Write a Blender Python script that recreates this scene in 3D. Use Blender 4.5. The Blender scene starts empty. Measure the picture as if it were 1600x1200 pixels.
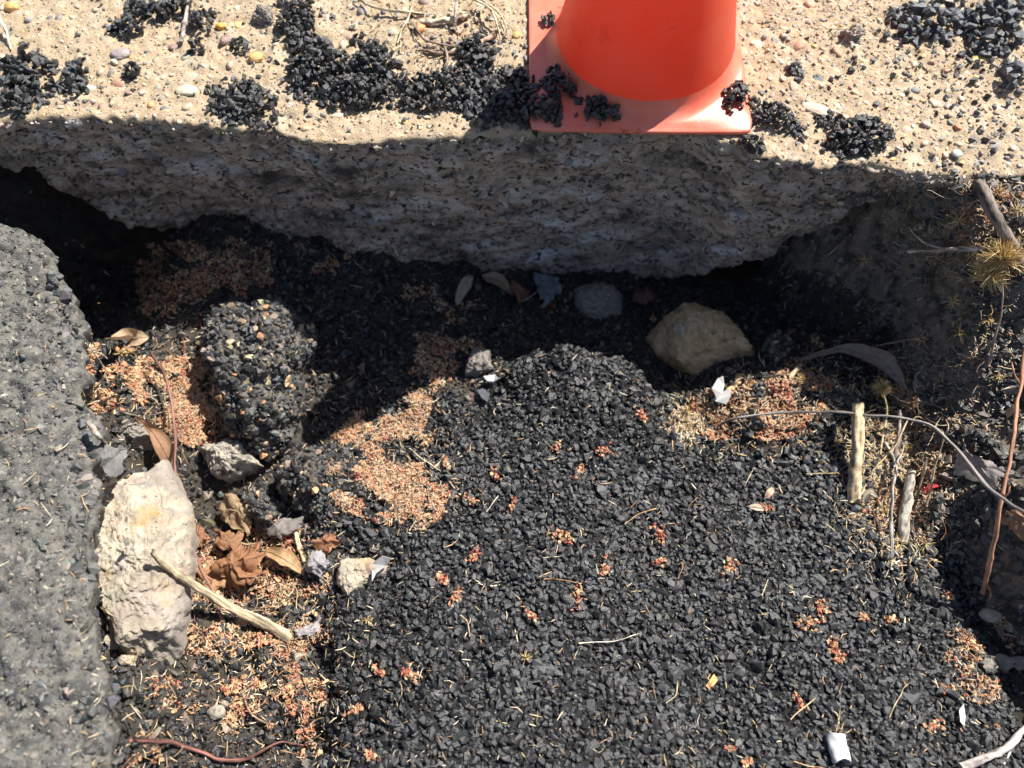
import bpy, bmesh, math, random
import numpy as np
from mathutils import Vector, Matrix, Euler
random.seed(7); rng = np.random.default_rng(11)
S = bpy.context.scene; COL = S.collection

# ------------------------------------------------------------------ camera, sky, sun, exposure
F = 1210.0; PITCH = math.radians(65); CH = 1.0       # focal length in photo pixels, tilt below the horizon, height above the pavement
cam = bpy.data.cameras.new('camera'); cam.sensor_width = 36; cam.lens = 36*F/1600
cam.clip_start = .01; cam.clip_end = 500
cam.dof.use_dof = True; cam.dof.focus_distance = 1.27; cam.dof.aperture_fstop = 2.2
co = bpy.data.objects.new('camera', cam); COL.objects.link(co)
co.location = (0, 0, CH); co.rotation_euler = (math.pi/2-PITCH, 0, 0); S.camera = co
SUN_AZ = math.radians(41.7); SUN_EL = math.radians(49.5)   # direction towards the sun
w = bpy.data.worlds.new('World'); S.world = w; w.use_nodes = True
nt = w.node_tree; sky = nt.nodes.new('ShaderNodeTexSky'); sky.sky_type = 'NISHITA'; sky.sun_disc = False
sky.sun_elevation = SUN_EL; sky.sun_rotation = math.pi/2-SUN_AZ
nt.links.new(sky.outputs[0], nt.nodes['Background'].inputs[0]); nt.nodes['Background'].inputs[1].default_value = .062
sl = bpy.data.lights.new('sun', 'SUN'); sl.energy = 5.0; sl.angle = math.radians(.53); sl.color = (1, .955, .885)
so = bpy.data.objects.new('sun', sl); COL.objects.link(so); so.location = (3, 3, 4)
so.rotation_euler = Vector((-math.cos(SUN_AZ)*math.cos(SUN_EL), -math.sin(SUN_AZ)*math.cos(SUN_EL), -math.sin(SUN_EL))).to_track_quat('-Z', 'Y').to_euler()
S.view_settings.view_transform = 'Standard'; S.view_settings.look = 'None'
S.view_settings.gamma = 1; S.view_settings.exposure = .94; S.view_settings.use_curve_mapping = False

# ------------------------------------------------------------------ maths helpers
FW = np.array([0, math.cos(PITCH), -math.sin(PITCH)]); UP = np.array([0, math.sin(PITCH), math.cos(PITCH)])
def ray(px, py): return FW+np.array([1., 0, 0])*((px-800)/F)-UP*((py-600)/F)
def at(px, py, z=0.):
    d = ray(px, py); return np.array([0, 0, CH])+d*((z-CH)/d[2])
def proj(P):
    v = np.asarray(P, float)-[0, 0, CH]; k = v@FW
    return 800+F*v[..., 0]/k, 600-F*(v@UP)/k, k
def hsh(i, j, k, s):
    n = (i*374761393+j*668265263+k*1274126177+s*974711) & 0xffffffff
    n = ((n ^ (n >> 13))*1274126177) & 0xffffffff
    return ((n ^ (n >> 16)) & 0xffff)/65535.
def vnoise(p, s=0):
    p = np.asarray(p, float); f = np.floor(p); t = p-f; t = t*t*(3-2*t); i = f.astype(np.int64)
    r = 0
    for a in (0, 1):
        for b in (0, 1):
            for c in (0, 1):
                wt = (t[:, 0] if a else 1-t[:, 0])*(t[:, 1] if b else 1-t[:, 1])*(t[:, 2] if c else 1-t[:, 2])
                r = r+wt*hsh(i[:, 0]+a, i[:, 1]+b, i[:, 2]+c, s)
    return r*2-1
def fbm(p, freq, octv=4, s=0, gain=.5):
    r = 0; a = 1; p = np.asarray(p, float)
    if p.shape[1] == 2: p = np.c_[p, np.zeros(len(p))]
    for o in range(octv): r = r+a*vnoise(p*freq*2**o, s+o*17); a *= gain
    return r
def sstep(a, b, x):
    t = np.clip((x-a)/(b-a), 0, 1); return t*t*(3-2*t)
class TPS:
    def __init__(self, pts):
        W = np.array([[*at(x, y, z)[:2], z] for x, y, z in pts]); self.c = W[:, :2]; n = len(W)
        K = self.k(self.c, self.c)+np.eye(n)*1e-4; P = np.c_[np.ones(n), self.c]
        A = np.block([[K, P], [P.T, np.zeros((3, 3))]]); self.w = np.linalg.solve(A, np.r_[W[:, 2], 0, 0, 0])
        self.lo, self.hi = W[:, 2].min()-.02, W[:, 2].max()+.02
    @staticmethod
    def k(a, b):
        r2 = ((a[:, None]-b[None])**2).sum(-1); return r2*np.log(r2+1e-12)*.5
    def __call__(self, q):
        return np.clip(self.k(q, self.c)@self.w[:-3]+self.w[-3]+q@self.w[-2:], self.lo, self.hi)
def inside(poly, q):
    poly = np.asarray(poly, float); r = np.zeros(len(q), bool)
    for a, b in zip(poly, np.roll(poly, -1, 0)):
        c = (a[1] > q[:, 1]) != (b[1] > q[:, 1])
        with np.errstate(divide='ignore', invalid='ignore'):
            r ^= c & (q[:, 0] < (b[0]-a[0])*(q[:, 1]-a[1])/(b[1]-a[1])+a[0])
    return r
def sdist(poly, q):
    poly = np.asarray(poly, float); d = np.full(len(q), 1e9)
    for a, b in zip(poly, np.roll(poly, -1, 0)):
        e = b-a; t = np.clip(((q-a)@e)/(e@e+1e-12), 0, 1); d = np.minimum(d, np.hypot(*(q-a-t[:, None]*e).T))
    return np.where(inside(poly, q), -d, d)
def pxpoly(pts, z): return np.array([at(x, y, z)[:2] for x, y in pts])
def catmull(P, n):
    P = np.asarray(P, float)
    if len(P) == 2: return P[0]+(P[1]-P[0])*np.linspace(0, 1, n)[:, None]
    Q = np.vstack([2*P[0]-P[1], P, 2*P[-1]-P[-2]]); out = []
    for u in np.linspace(0, len(P)-1-1e-6, n):
        i = int(u); t = u-i; a, b, c, d = Q[i:i+4]
        out.append(.5*(2*b+(c-a)*t+(2*a-5*b+4*c-d)*t*t+(3*b-a-3*c+d)*t**3))
    return np.array(out)

# ------------------------------------------------------------------ materials
def mat(name, src=(.3, .3, .3), rough=.8, scale=60, amp=.25, bump=.3, bscale=None, dark=None, spec=.35, speck=None, trans=0, coat=0, squash=None):
    m = bpy.data.materials.new(name); m.use_nodes = True; t = m.node_tree; N = t.nodes; L = t.links
    b = N['Principled BSDF']; b.inputs['Roughness'].default_value = rough; b.inputs['Specular IOR Level'].default_value = spec
    b.inputs['Coat Weight'].default_value = coat
    tc = N.new('ShaderNodeTexCoord'); ge = N.new('ShaderNodeNewGeometry')
    vec = ge.outputs['Position']
    if squash: vm = N.new('ShaderNodeVectorMath'); vm.operation = 'MULTIPLY'; vm.inputs[1].default_value = squash; L.new(vec, vm.inputs[0]); vec = vm.outputs[0]
    if src == 'attr': c = N.new('ShaderNodeAttribute'); c.attribute_name = 'Col'; col = c.outputs['Color']
    elif src == 'obj': c = N.new('ShaderNodeObjectInfo'); col = c.outputs['Color']
    else: c = N.new('ShaderNodeRGB'); c.outputs[0].default_value = (*src, 1); col = c.outputs[0]
    no = N.new('ShaderNodeTexNoise'); no.inputs['Scale'].default_value = scale; no.inputs['Detail'].default_value = 8; no.inputs['Roughness'].default_value = .65
    L.new(vec, no.inputs['Vector'])
    mr = N.new('ShaderNodeMapRange'); mr.inputs[1].default_value = .3; mr.inputs[2].default_value = .7; mr.inputs[3].default_value = 1-amp; mr.inputs[4].default_value = 1+amp
    L.new(no.outputs[0], mr.inputs[0])
    mx = N.new('ShaderNodeVectorMath'); mx.operation = 'SCALE'; L.new(col, mx.inputs[0]); L.new(mr.outputs[0], mx.inputs['Scale'])
    outc = mx.outputs[0]
    for sp in ([dark] if dark else [])+(speck or []):            # further stains / speckles: (colour, scale, low, high)
        n2 = N.new('ShaderNodeTexNoise'); n2.inputs['Scale'].default_value = sp[1]; n2.inputs['Detail'].default_value = 6
        n2.inputs['Roughness'].default_value = .6; L.new(vec, n2.inputs['Vector'])
        r2 = N.new('ShaderNodeMapRange'); r2.inputs[1].default_value = sp[2]; r2.inputs[2].default_value = sp[3]; L.new(n2.outputs[0], r2.inputs[0])
        mm = N.new('ShaderNodeMix'); mm.data_type = 'RGBA'; L.new(r2.outputs[0], mm.inputs['Factor']); L.new(outc, mm.inputs['A']); mm.inputs['B'].default_value = (*sp[0], 1)
        outc = mm.outputs['Result']
    L.new(outc, b.inputs['Base Color'])
    if bump:
        bn = N.new('ShaderNodeTexNoise'); bn.inputs['Scale'].default_value = bscale or scale*5; bn.inputs['Detail'].default_value = 6; bn.inputs['Roughness'].default_value = .7
        L.new(vec, bn.inputs['Vector'])
        bu = N.new('ShaderNodeBump'); bu.inputs['Strength'].default_value = bump; bu.inputs['Distance'].default_value = .003
        L.new(bn.outputs[0], bu.inputs['Height']); L.new(bu.outputs[0], b.inputs['Normal'])
    if trans:
        tr = N.new('ShaderNodeBsdfTranslucent'); L.new(outc, tr.inputs['Color']); ms = N.new('ShaderNodeMixShader'); ms.inputs[0].default_value = trans
        L.new(b.outputs[0], ms.inputs[1]); L.new(tr.outputs[0], ms.inputs[2]); L.new(ms.outputs[0], N['Material Output'].inputs['Surface'])
    return m
M = {}
M['pavement'] = mat('sandy_concrete', (.45, .345, .225), .9, 45, .22, 1., 300, dark=((.55, .48, .37), 22, .55, .72), speck=[((.17, .14, .105), 280, .59, .66), ((.60, .50, .36), 210, .62, .7)])
M['kerb'] = mat('weathered_concrete', (.49, .38, .30), .9, 40, .45, 1., 220, dark=((.15, .115, .09), 34, .54, .66), speck=[((.68, .63, .60), 13, .53, .66), ((.33, .20, .12), 26, .60, .70), ((.04, .034, .03), 85, .56, .61), ((.06, .052, .047), 8, .52, .68)], squash=(.7, 1, 1.7))
M['asphalt'] = mat('worn_asphalt', (.158, .149, .130), .75, 70, .45, 1., 330, dark=((.075, .075, .074), 48, .5, .62), speck=[((.23, .21, .17), 30, .58, .74), ((.025, .026, .027), 190, .60, .66)])
M['soil'] = mat('dark_soil', (.05, .042, .034), .95, 40, .5, 1., 300, dark=((.10, .072, .045), 24, .55, .7))
M['tarbed'] = mat('tar_bed', (.012, .0115, .011), .8, 60, .4, .8, 300)
M['bank'] = mat('earth', (.17, .138, .11), .95, 45, .45, 1., 200, dark=((.045, .04, .035), 26, .5, .62), speck=[((.26, .21, .16), 60, .6, .7)])
M['stone_a'] = mat('stone_attr', 'attr', .40, 180, .28, .5, 700, spec=.8)
M['stone_o'] = mat('stone_single', 'obj', .40, 180, .28, .5, 700, spec=.8)
M['tar_a'] = mat('tar_attr', 'attr', .30, 180, .25, .5, 600, spec=.6)
M['tar_o'] = mat('tar_single', 'obj', .30, 180, .25, .5, 600, spec=.6)
M['dry_a'] = mat('dry_attr', 'attr', .85, 400, .3, .3, 900, trans=.12)
M['dry_o'] = mat('dry_single', 'obj', .85, 400, .3, .3, 900, trans=.12)
M['bark'] = mat('bark', 'attr', .75, 260, .25, .6, 900)
M['leaf'] = mat('leaf', 'obj', .62, 110, .3, .35, 500, trans=.22, spec=.4)
M['limestone'] = mat('limestone', 'attr', .92, 38, .25, 1., 200, dark=((.44, .29, .13), 14, .56, .72), speck=[((.30, .25, .20), 34, .58, .70), ((.54, .48, .39), 90, .60, .70), ((.12, .09, .07), 130, .63, .68)])
M['tanrock'] = mat('tan_rock', (.60, .41, .225), .92, 40, .4, 1., 200, dark=((.50, .43, .35), 14, .54, .64), speck=[((.08, .08, .075), 75, .63, .68)])
M['greyrock'] = mat('grey_rock', (.26, .23, .20), .9, 60, .3, .8, 300, dark=((.1, .09, .085), 60, .57, .65))
M['whiterock'] = mat('pale_concrete', (.36, .32, .265), .92, 50, .3, 1., 220, dark=((.12, .105, .09), 45, .53, .62), speck=[((.5, .44, .33), 60, .6, .68)])
M['paper'] = mat('paper', (.64, .63, .61), .75, 60, .08, .2, 300, trans=.1)
def cone_mat(name, c, dust, tr, rough):
    m = mat(name, c, rough, 9, .06, .12, 160, dark=(dust, 9, .42, .75), speck=[((.22, .05, .03), 34, .655, .73), ((.55, .10, .05), 5, .6, .75)], spec=.45, trans=tr); return m
M['cone'] = cone_mat('orange_plastic', (.93, .165, .08), (.84, .23, .14), .52, .38)
M['conebase'] = cone_mat('dusty_orange_plastic', (.87, .18, .105), (.76, .31, .23), .0, .36)

# ------------------------------------------------------------------ mesh helpers
def mesh_data(name, V, Fc, m, smooth=False, cols=None):
    V = np.ascontiguousarray(V, np.float32); Fc = np.ascontiguousarray(Fc, np.int32); k = Fc.shape[1]
    me = bpy.data.meshes.new(name); me.vertices.add(len(V)); me.vertices.foreach_set('co', V.ravel())
    me.loops.add(Fc.size); me.loops.foreach_set('vertex_index', Fc.ravel())
    me.polygons.add(len(Fc)); me.polygons.foreach_set('loop_start', np.arange(0, Fc.size, k, dtype=np.int32))
    me.polygons.foreach_set('use_smooth', np.full(len(Fc), smooth))
    if cols is not None:
        a = me.color_attributes.new('Col', 'FLOAT_COLOR', 'POINT'); a.data.foreach_set('color', np.c_[cols, np.ones(len(V))].astype(np.float32).ravel())
    me.update(calc_edges=True); me.materials.append(m); return me
def tag(o, label=None, cat=None, group=None, kind=None):
    for k, v in (('label', label), ('category', cat), ('group', group), ('kind', kind)):
        if v: o[k] = v
    return o
def obj(name, me, parent=None):
    o = bpy.data.objects.new(name, me); COL.objects.link(o); o.parent = parent; return o
def build(name, V, Fc, m, parent=None, smooth=False, cols=None, **t):
    o = obj(name, mesh_data(name, V, Fc, m, smooth, cols), parent); tag(o, **t); return o
def place(name, V, Fc, m, smooth=True, color=None, **t):      # a one-mesh thing with its origin at its base
    V = np.asarray(V); c = V.mean(0); c[2] = V[:, 2].min()
    o = build(name, V-c, Fc, m, None, smooth, **t); o.location = c
    if color: o.color = (*color, 1)
    return o
def quads(nu, nv, wrap=False):
    i, j = np.meshgrid(np.arange(nu-1), np.arange(nv if wrap else nv-1), indexing='ij'); j2 = (j+1) % nv
    return np.stack([i*nv+j, (i+1)*nv+j, (i+1)*nv+j2, i*nv+j2], -1).reshape(-1, 4)
def hull(seed, npts=13, roundness=0., power=1.):
    r = np.random.default_rng(seed); P = r.normal(size=(npts, 3)); P /= np.linalg.norm(P, axis=1)[:, None]
    P *= (1-roundness)*r.uniform(.62, 1.05, (npts, 1))+roundness
    bm = bmesh.new()
    for p in P: bm.verts.new(p)
    g = bmesh.ops.convex_hull(bm, input=bm.verts)
    bmesh.ops.delete(bm, geom=[v for v in bm.verts if not v.link_faces], context='VERTS')
    bmesh.ops.triangulate(bm, faces=bm.faces); bmesh.ops.recalc_face_normals(bm, faces=bm.faces); bm.verts.index_update()
    V = np.array([v.co[:] for v in bm.verts]); T = np.array([[v.index for v in f.verts] for f in bm.faces]); bm.free(); return V, T
def ico(sub):
    bm = bmesh.new(); bmesh.ops.create_icosphere(bm, subdivisions=sub, radius=1); bm.verts.index_update()
    V = np.array([v.co[:] for v in bm.verts]); T = np.array([[v.index for v in f.verts] for f in bm.faces]); bm.free(); return V, T
ANG = [hull(100+i, 14, .2) for i in range(16)]                      # angular crushed stone
i2 = ico(2)
def pebv(s):
    V = i2[0]*(1+.16*vnoise(i2[0]*1.1, s)[:, None])*(np.array([1, .85, .7])); return V, i2[1]
PEB = [(lambda h: (h[0]*[1, .85, .7], h[1]))(hull(700+i, 24, .72)) for i in range(12)]                              # rounded river pebbles
PEBS = [(lambda h: (h[0]*[1, .85, .7], h[1]))(hull(500+i, 13, .62)) for i in range(10)]   # the same, cheap, for the small ones
CRB = [hull(300+i, 9) for i in range(10)]                       # crumbs
def rotm(n, tilt=.6):
    a = rng.uniform(0, 2*np.pi, n); b = rng.normal(0, tilt, n); c = rng.normal(0, tilt, n)
    ca, sa, cb, sb, cc, sc = np.cos(a), np.sin(a), np.cos(b), np.sin(b), np.cos(c), np.sin(c); z = np.zeros(n); o = np.ones(n)
    Rz = np.stack([ca, -sa, z, sa, ca, z, z, z, o], -1).reshape(n, 3, 3)
    Rx = np.stack([o, z, z, z, cb, -sb, z, sb, cb], -1).reshape(n, 3, 3); Ry = np.stack([cc, z, sc, z, o, z, -sc, z, cc], -1).reshape(n, 3, 3)
    return Ry@Rx@Rz
def align(N):                                                  # rotations taking +z to each normal
    z = N/np.linalg.norm(N, axis=1)[:, None]; h = np.where(np.abs(z[:, :1]) > .9, [[0., 1, 0]], [[1., 0, 0]])
    x = np.cross(h, z); x /= np.linalg.norm(x, axis=1)[:, None]; return np.stack([x, np.cross(z, x), z], -1)
VAR_MESH = {}
def scatter(name, parent, variants, P, size, cols, ma, mo=None, singles=0, flat=.62, tilt=.5, N=None, single_name=None, smooth=False, vkey='', asp=.8):
    """Pieces at points P. The ones that show largest become objects of their own, the rest one mesh of kind stuff."""
    n = len(P)
    if not n: return
    R = rotm(n, tilt)
    if N is not None: R = align(N)@R
    sc = np.stack([size*rng.uniform(.9, 1.15, n), size*rng.uniform(asp-.15, asp+.15, n), size*rng.uniform(flat-.12, flat+.12, n)], -1)
    A = R*sc[:, None, :]; v = rng.integers(0, len(variants), n)
    single = np.zeros(n, bool)
    if singles:
        x, y, k = proj(P); vis = (x > 0) & (x < 1600) & (y > 0) & (y < 1200)
        s = np.where(vis, size/k, 0); s[hidden(P, x, y, k)] *= .1
        idx = np.argsort(-s)[:singles]; single[idx[s[idx] > 0]] = True
    Vs, Ts, Cs, off = [], [], [], 0
    for q in range(len(variants)):
        k = np.where((v == q) & ~single)[0]
        if not len(k): continue
        V, T = variants[q]; W = np.einsum('nij,vj->nvi', A[k], V)+P[k][:, None]
        Vs.append(W.reshape(-1, 3)); Ts.append((T[None]+(np.arange(len(k))*len(V))[:, None, None]+off).reshape(-1, 3)); off += len(k)*len(V)
        Cs.append(np.repeat(cols[k], len(V), 0))
    if Vs: build(name, np.vstack(Vs), np.vstack(Ts), ma, parent, smooth, np.vstack(Cs), kind='stuff')
    base = np.array(parent.location) if parent else np.zeros(3)
    for i in np.where(single)[0]:
        key = (vkey or ma.name, int(v[i]), mo.name)
        if key not in VAR_MESH: VAR_MESH[key] = mesh_data(single_name, *variants[v[i]], mo, smooth)
        o = obj(single_name, VAR_MESH[key], parent); o.color = (*cols[i], 1)
        m4 = np.eye(4); m4[:3, :3] = A[i]; m4[:3, 3] = P[i]-base; o.matrix_basis = Matrix(m4.tolist())
def hidden(P, x, y, k):
    return np.zeros(len(P), bool)
def palette(n, cs, wts, jit=.15):
    cs = np.array(cs); c = cs[rng.choice(len(cs), n, p=np.array(wts)/sum(wts))]
    return np.clip(c*rng.normal(1, jit, (n, 1))*rng.normal(1, jit*.25, (n, 3)), .004, .9)

# ------------------------------------------------------------------ the ground of the hole, the road, the bank (one height field, split into its surfaces)
base_tps = TPS([(300, 390, -.328), (400, 392, -.336), (500, 400, -.352), (600, 416, -.378), (700, 440, -.415), (900, 455, -.44), (1050, 470, -.47), (1200, 420, -.56), (1290, 430, -.50),
    (190, 430, -.52), (140, 400, -.46), (80, 330, -.34), (250, 470, -.37), (230, 540, -.325), (180, 560, -.31), (160, 640, -.26), (300, 600, -.34), (300, 700, -.36), (250, 650, -.33),
    (400, 620, -.36), (560, 560, -.435), (520, 640, -.43), (500, 540, -.43), (650, 600, -.385), (720, 540, -.40), (840, 500, -.43), (950, 520, -.42), (1050, 590, -.44), (1000, 600, -.43),
    (1120, 620, -.375), (1200, 600, -.335), (1300, 600, -.325), (1380, 600, -.34), (1240, 520, -.40), (1350, 500, -.38), (1440, 620, -.43), (1480, 680, -.45), (1540, 780, -.42),
    (1570, 900, -.40), (1620, 1050, -.37), (1650, 1300, -.33), (330, 850, -.40), (450, 860, -.385), (400, 1000, -.35), (350, 1120, -.325), (280, 1180, -.30), (500, 1000, -.38), (220, 1120, -.255),
    (480, 1120, -.35), (480, 1300, -.33), (560, 800, -.36), (900, 800, -.36), (1200, 1000, -.34), (1650, 700, -.42), (165, 900, -.25), (130, 740, -.25), (-100, 600, -.35), (1500, 500, -.40)])
patch_tps = TPS([(870, 545, -.298), (960, 565, -.305), (1030, 620, -.325), (680, 640, -.37), (760, 625, -.36), (520, 720, -.365), (560, 800, -.345), (600, 900, -.325), (850, 700, -.31), (1100, 700, -.335), (1250, 710, -.335),
    (1000, 900, -.30), (700, 1200, -.265), (1100, 1200, -.262), (1560, 1200, -.30), (1480, 800, -.345), (1400, 660, -.325), (1380, 740, -.32), (540, 1100, -.30), (1300, 950, -.30), (540, 950, -.325), (1550, 1000, -.34)])
patch_poly = pxpoly([(505, 690), (560, 645), (640, 618), (720, 622), (775, 592), (800, 560), (870, 532), (985, 548), (1035, 605), (1062, 655), (1090, 690), (1150, 698), (1215, 712), (1300, 695), (1310, 645), (1370, 620), (1430, 640),
    (1480, 690), (1500, 770), (1515, 850), (1535, 940), (1575, 1080), (1610, 1200), (1650, 1400), (540, 1400), (520, 1200), (508, 1080), (500, 1000), (525, 925), (600, 890), (612, 872), (560, 855), (535, 825), (470, 800), (470, 740)], -.33)
bank_tps = TPS([(1450, 320, -.034), (1380, 308, -.038), (1560, 350, -.030), (1480, 400, -.070), (1510, 450, -.115), (1545, 530, -.165), (1580, 640, -.215), (1700, 700, -.14), (1900, 1100, -.2), (1700, 400, -.04), (2000, 800, -.1)])
bank_poly = pxpoly([(1330, 280), (1372, 312), (1440, 364), (1508, 450), (1543, 530), (1572, 630), (1612, 730), (1690, 850), (1830, 1000), (1990, 1250), (2100, 1500), (2600, 1500), (2600, 270)], -.14)
ROAD = np.array([at(a, b, -.095)[:2] for a, b in [(-700, 341), (-200, 342), (-60, 343), (0, 347), (30, 354), (56, 369), (78, 392), (94, 420), (106, 452), (110, 480), (116, 520), (124, 560), (134, 610), (140, 650), (150, 700), (153, 760), (148, 820), (144, 880), (146, 940), (150, 1000), (160, 1060), (170, 1120), (184, 1210), (186, 1300), (190, 1500)]])
ROAD = np.vstack([ROAD, [[ROAD[-1, 0], -.6], [-.35, -1.4], [-.35, -70]]]); ROAD_TOP = ROAD[0, 1]
def road_x(y):
    x = np.interp(-y, -ROAD[:, 1], ROAD[:, 0]); x = np.where(y > ROAD_TOP, -99., x)
    return x+.010*fbm(np.c_[y, 0*y], 16, 4, 44, .6)+.004*fbm(np.c_[y, 0*y], 90, 3, 45)
def road_z(q, sr): return -.092+.008*fbm(q, 9, 3, 41)+.0075*fbm(q, 45, 4, 42, .65)-.012*sstep(-.05, .0, sr)
EDGE = np.array([at(*q)[:2] for q in [(-400, 178), (0, 187), (150, 184), (250, 186), (330, 196), (420, 203), (480, 222), (560, 224), (640, 216), (740, 214), (840, 206), (920, 202), (1000, 203), (1090, 206), (1150, 220), (1180, 244), (1280, 262), (1360, 255), (1420, 268), (1600, 276), (2000, 286)]])
EDGE = np.vstack([[-60, 1.0], [-3, 1.0], EDGE, [3, .72], [60, .72]])
def edge_y(x):
    q = np.c_[x, np.zeros(len(x))]
    return np.interp(x, EDGE[:, 0], EDGE[:, 1])+.0035*fbm(q, 28, 3, 5)+.003*fbm(q, 90, 3, 6)
def field(q):
    """height, and the weights of patch, bank and road at plan points q"""
    wob = np.c_[fbm(q, 22, 4, 1, .6), fbm(q, 22, 4, 2, .6)]*.014
    p = q+wob
    zb = base_tps(q)+.012*fbm(q, 18, 4, 3)+.004*fbm(q, 90, 3, 8)
    zb = np.where(q[:, 1] < -.25, zb+(-.12-zb)*sstep(-.25, -.6, q[:, 1]), zb)
    far = sstep(1.3, 1.9, np.abs(q[:, 0])); zb = zb+(-.13-zb)*far
    sd = sdist(patch_poly, p); wp = 1-sstep(-.022, .022, sd)
    zp = patch_tps(q)+.010*fbm(q, 9, 3, 21)-.012*sstep(-.06, 0, sd)
    z = zb+(np.maximum(zp, zb)-zb)*wp
    sb = sdist(bank_poly, p); wb = 1-sstep(-.005, .098, sb)
    zk = bank_tps(q)+.012*fbm(q, 14, 4, 31)
    z = z+(np.maximum(zk, z)-z)*wb
    z0 = np.where(q[:, 1] > 2.6, -.03, z)
    sr = q[:, 0]-road_x(q[:, 1]); wr = 1-sstep(-.007, .001, sr)
    zr = road_z(q, sr)
    z = z+(np.maximum(zr, z)-z)*wr
    # beyond the pavement the verge lies level with it
    z = np.where(q[:, 1] > 2.6, -.03, z)
    return z, wp, wb, wr, z0
xs = np.r_[-60, -30, -12, -6, -4, -3, np.linspace(-2.2, -1.2, 14), np.arange(-1.15, 1.3, .0050), np.linspace(1.36, 2.2, 14), 3, 4, 6, 12, 30, 60]
ys = np.r_[-60, -30, -12, -6, -4, -2.5, -1.6, -1.2, np.linspace(-1, -.3, 14), np.arange(-.26, 1.12, .0050), 1.2, 1.4, 1.8, 2.4, 2.65, 4, 8, 20, 60]
GX, GY = np.meshgrid(xs, ys, indexing='ij'); Q = np.c_[GX.ravel(), GY.ravel()]
Zf, WP, WB, WR, Z0 = field(Q); ZG = Zf.reshape(GX.shape)
def bil(G, x, y):
    i = np.clip(np.searchsorted(xs, x)-1, 0, len(xs)-2); j = np.clip(np.searchsorted(ys, y)-1, 0, len(ys)-2)
    u = (x-xs[i])/(xs[i+1]-xs[i]); v = (y-ys[j])/(ys[j+1]-ys[j])
    return G[i, j]*(1-u)*(1-v)+G[i+1, j]*u*(1-v)+G[i, j+1]*(1-u)*v+G[i+1, j+1]*u*v
Z0G = Z0.reshape(GX.shape)
def height0(x, y): return bil(Z0G, np.asarray(x, float), np.asarray(y, float))
def height(x, y): return bil(ZG, np.asarray(x, float), np.asarray(y, float))
def normal(x, y, e=.006):
    gx = (height(x+e, y)-height(x-e, y))/(2*e); gy = (height(x, y+e)-height(x, y-e))/(2*e)
    n = np.stack([-gx, -gy, np.ones_like(gx)], -1); return n/np.linalg.norm(n, axis=-1)[:, None]
def hit(px, py):
    """point of the ground seen at a photo pixel"""
    d = ray(px, py); t = np.arange(.5, 2.2, .002); P = np.array([0, 0, CH])+d*t[:, None]
    top = np.where(P[:, 1] > edge_y(P[:, 0]), 0., -9); h = np.maximum(height(P[:, 0], P[:, 1]), top)
    b = np.where(P[:, 2] <= h)[0]; return P[b[0]] if len(b) else P[-1]
def hits(px, py):
    px = np.asarray(px, float); py = np.asarray(py, float)
    D = FW+np.outer(px-800, [1., 0, 0])/F-np.outer(py-600, UP)/F; t = np.full(len(px), .55); live = np.ones(len(px), bool)
    for _ in range(560):
        i = np.where(live)[0]
        if not len(i): break
        P = np.array([0, 0, CH])+D[i]*t[i, None]
        h = np.maximum(height(P[:, 0], P[:, 1]), np.where(P[:, 1] > np.interp(P[:, 0], EDGE[:, 0], EDGE[:, 1]), 0., -9))
        dn = P[:, 2] <= h; live[i[dn]] = False; t[i[~dn]] += .0028
    return np.array([0, 0, CH])+D*t[:, None]
def hp(px, py, lift=0.):
    p = hit(px, py); d = ray(px, py); return p-d*(lift/abs(d[2]))
faces = quads(len(xs), len(ys)); fm = lambda W: W[faces].mean(1)
fr, fb, fp = np.zeros(len(faces), bool), fm(WB) > .25, fm(WP) > .35
V3 = np.c_[Q, Z0]
def sub(name, mask, m):
    f = faces[mask]; u, inv = np.unique(f, return_inverse=True)
    return build(name, V3[u], inv.reshape(f.shape), m, None, True, kind='structure')
ry = np.r_[np.linspace(-60, -1.5, 12), np.linspace(-1.4, -.3, 20), np.arange(-.28, .50, .005), np.arange(.5, ROAD_TOP-.0005, .0025)]
rs = np.r_[np.arange(0, .035, .004), np.arange(.035, .75, .0055), np.linspace(.8, 1.5, 8), 3, 8, 20, 60]
RX, RS = np.meshgrid(road_x(ry), rs, indexing='ij'); RY = np.repeat(ry[:, None], len(rs), 1); tq = np.c_[(RX-RS).ravel(), RY.ravel()]
TZ = road_z(tq, -RS.ravel()).reshape(RS.shape)
sk = [(.085, -.16), (.070, -.115), (.040, -.085), (.020, -.06), (.010, -.036), (.004, -.018), (.001, -.007)]   # the broken edge is undercut
KX = np.stack([RX[:, 0]-a for a, _ in sk], 1); KY = np.repeat(ry[:, None], len(sk), 1); KZ = np.stack([TZ[:, 0]+b for _, b in sk], 1)
kq = np.c_[KX.ravel(), KY.ravel(), KZ.ravel()]; KX = KX+(.010*fbm(kq, 40, 4, 46, .6)).reshape(KX.shape)*np.linspace(1, .3, len(sk))
rv = np.stack([np.c_[KX, RX-RS], np.c_[KY, RY], np.c_[KZ, TZ]], -1).reshape(-1, 3)
road = build('asphalt_road', rv, quads(len(ry), len(sk)+len(rs))[:, ::-1], M['asphalt'], None, True, kind='structure'); bank = sub('earth_bank', fb & ~fr, M['bank'])
patch = sub('broken_asphalt', fp & ~fr & ~fb, M['tarbed']); soil = sub('hole_floor', ~fp & ~fr & ~fb, M['soil'])

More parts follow.
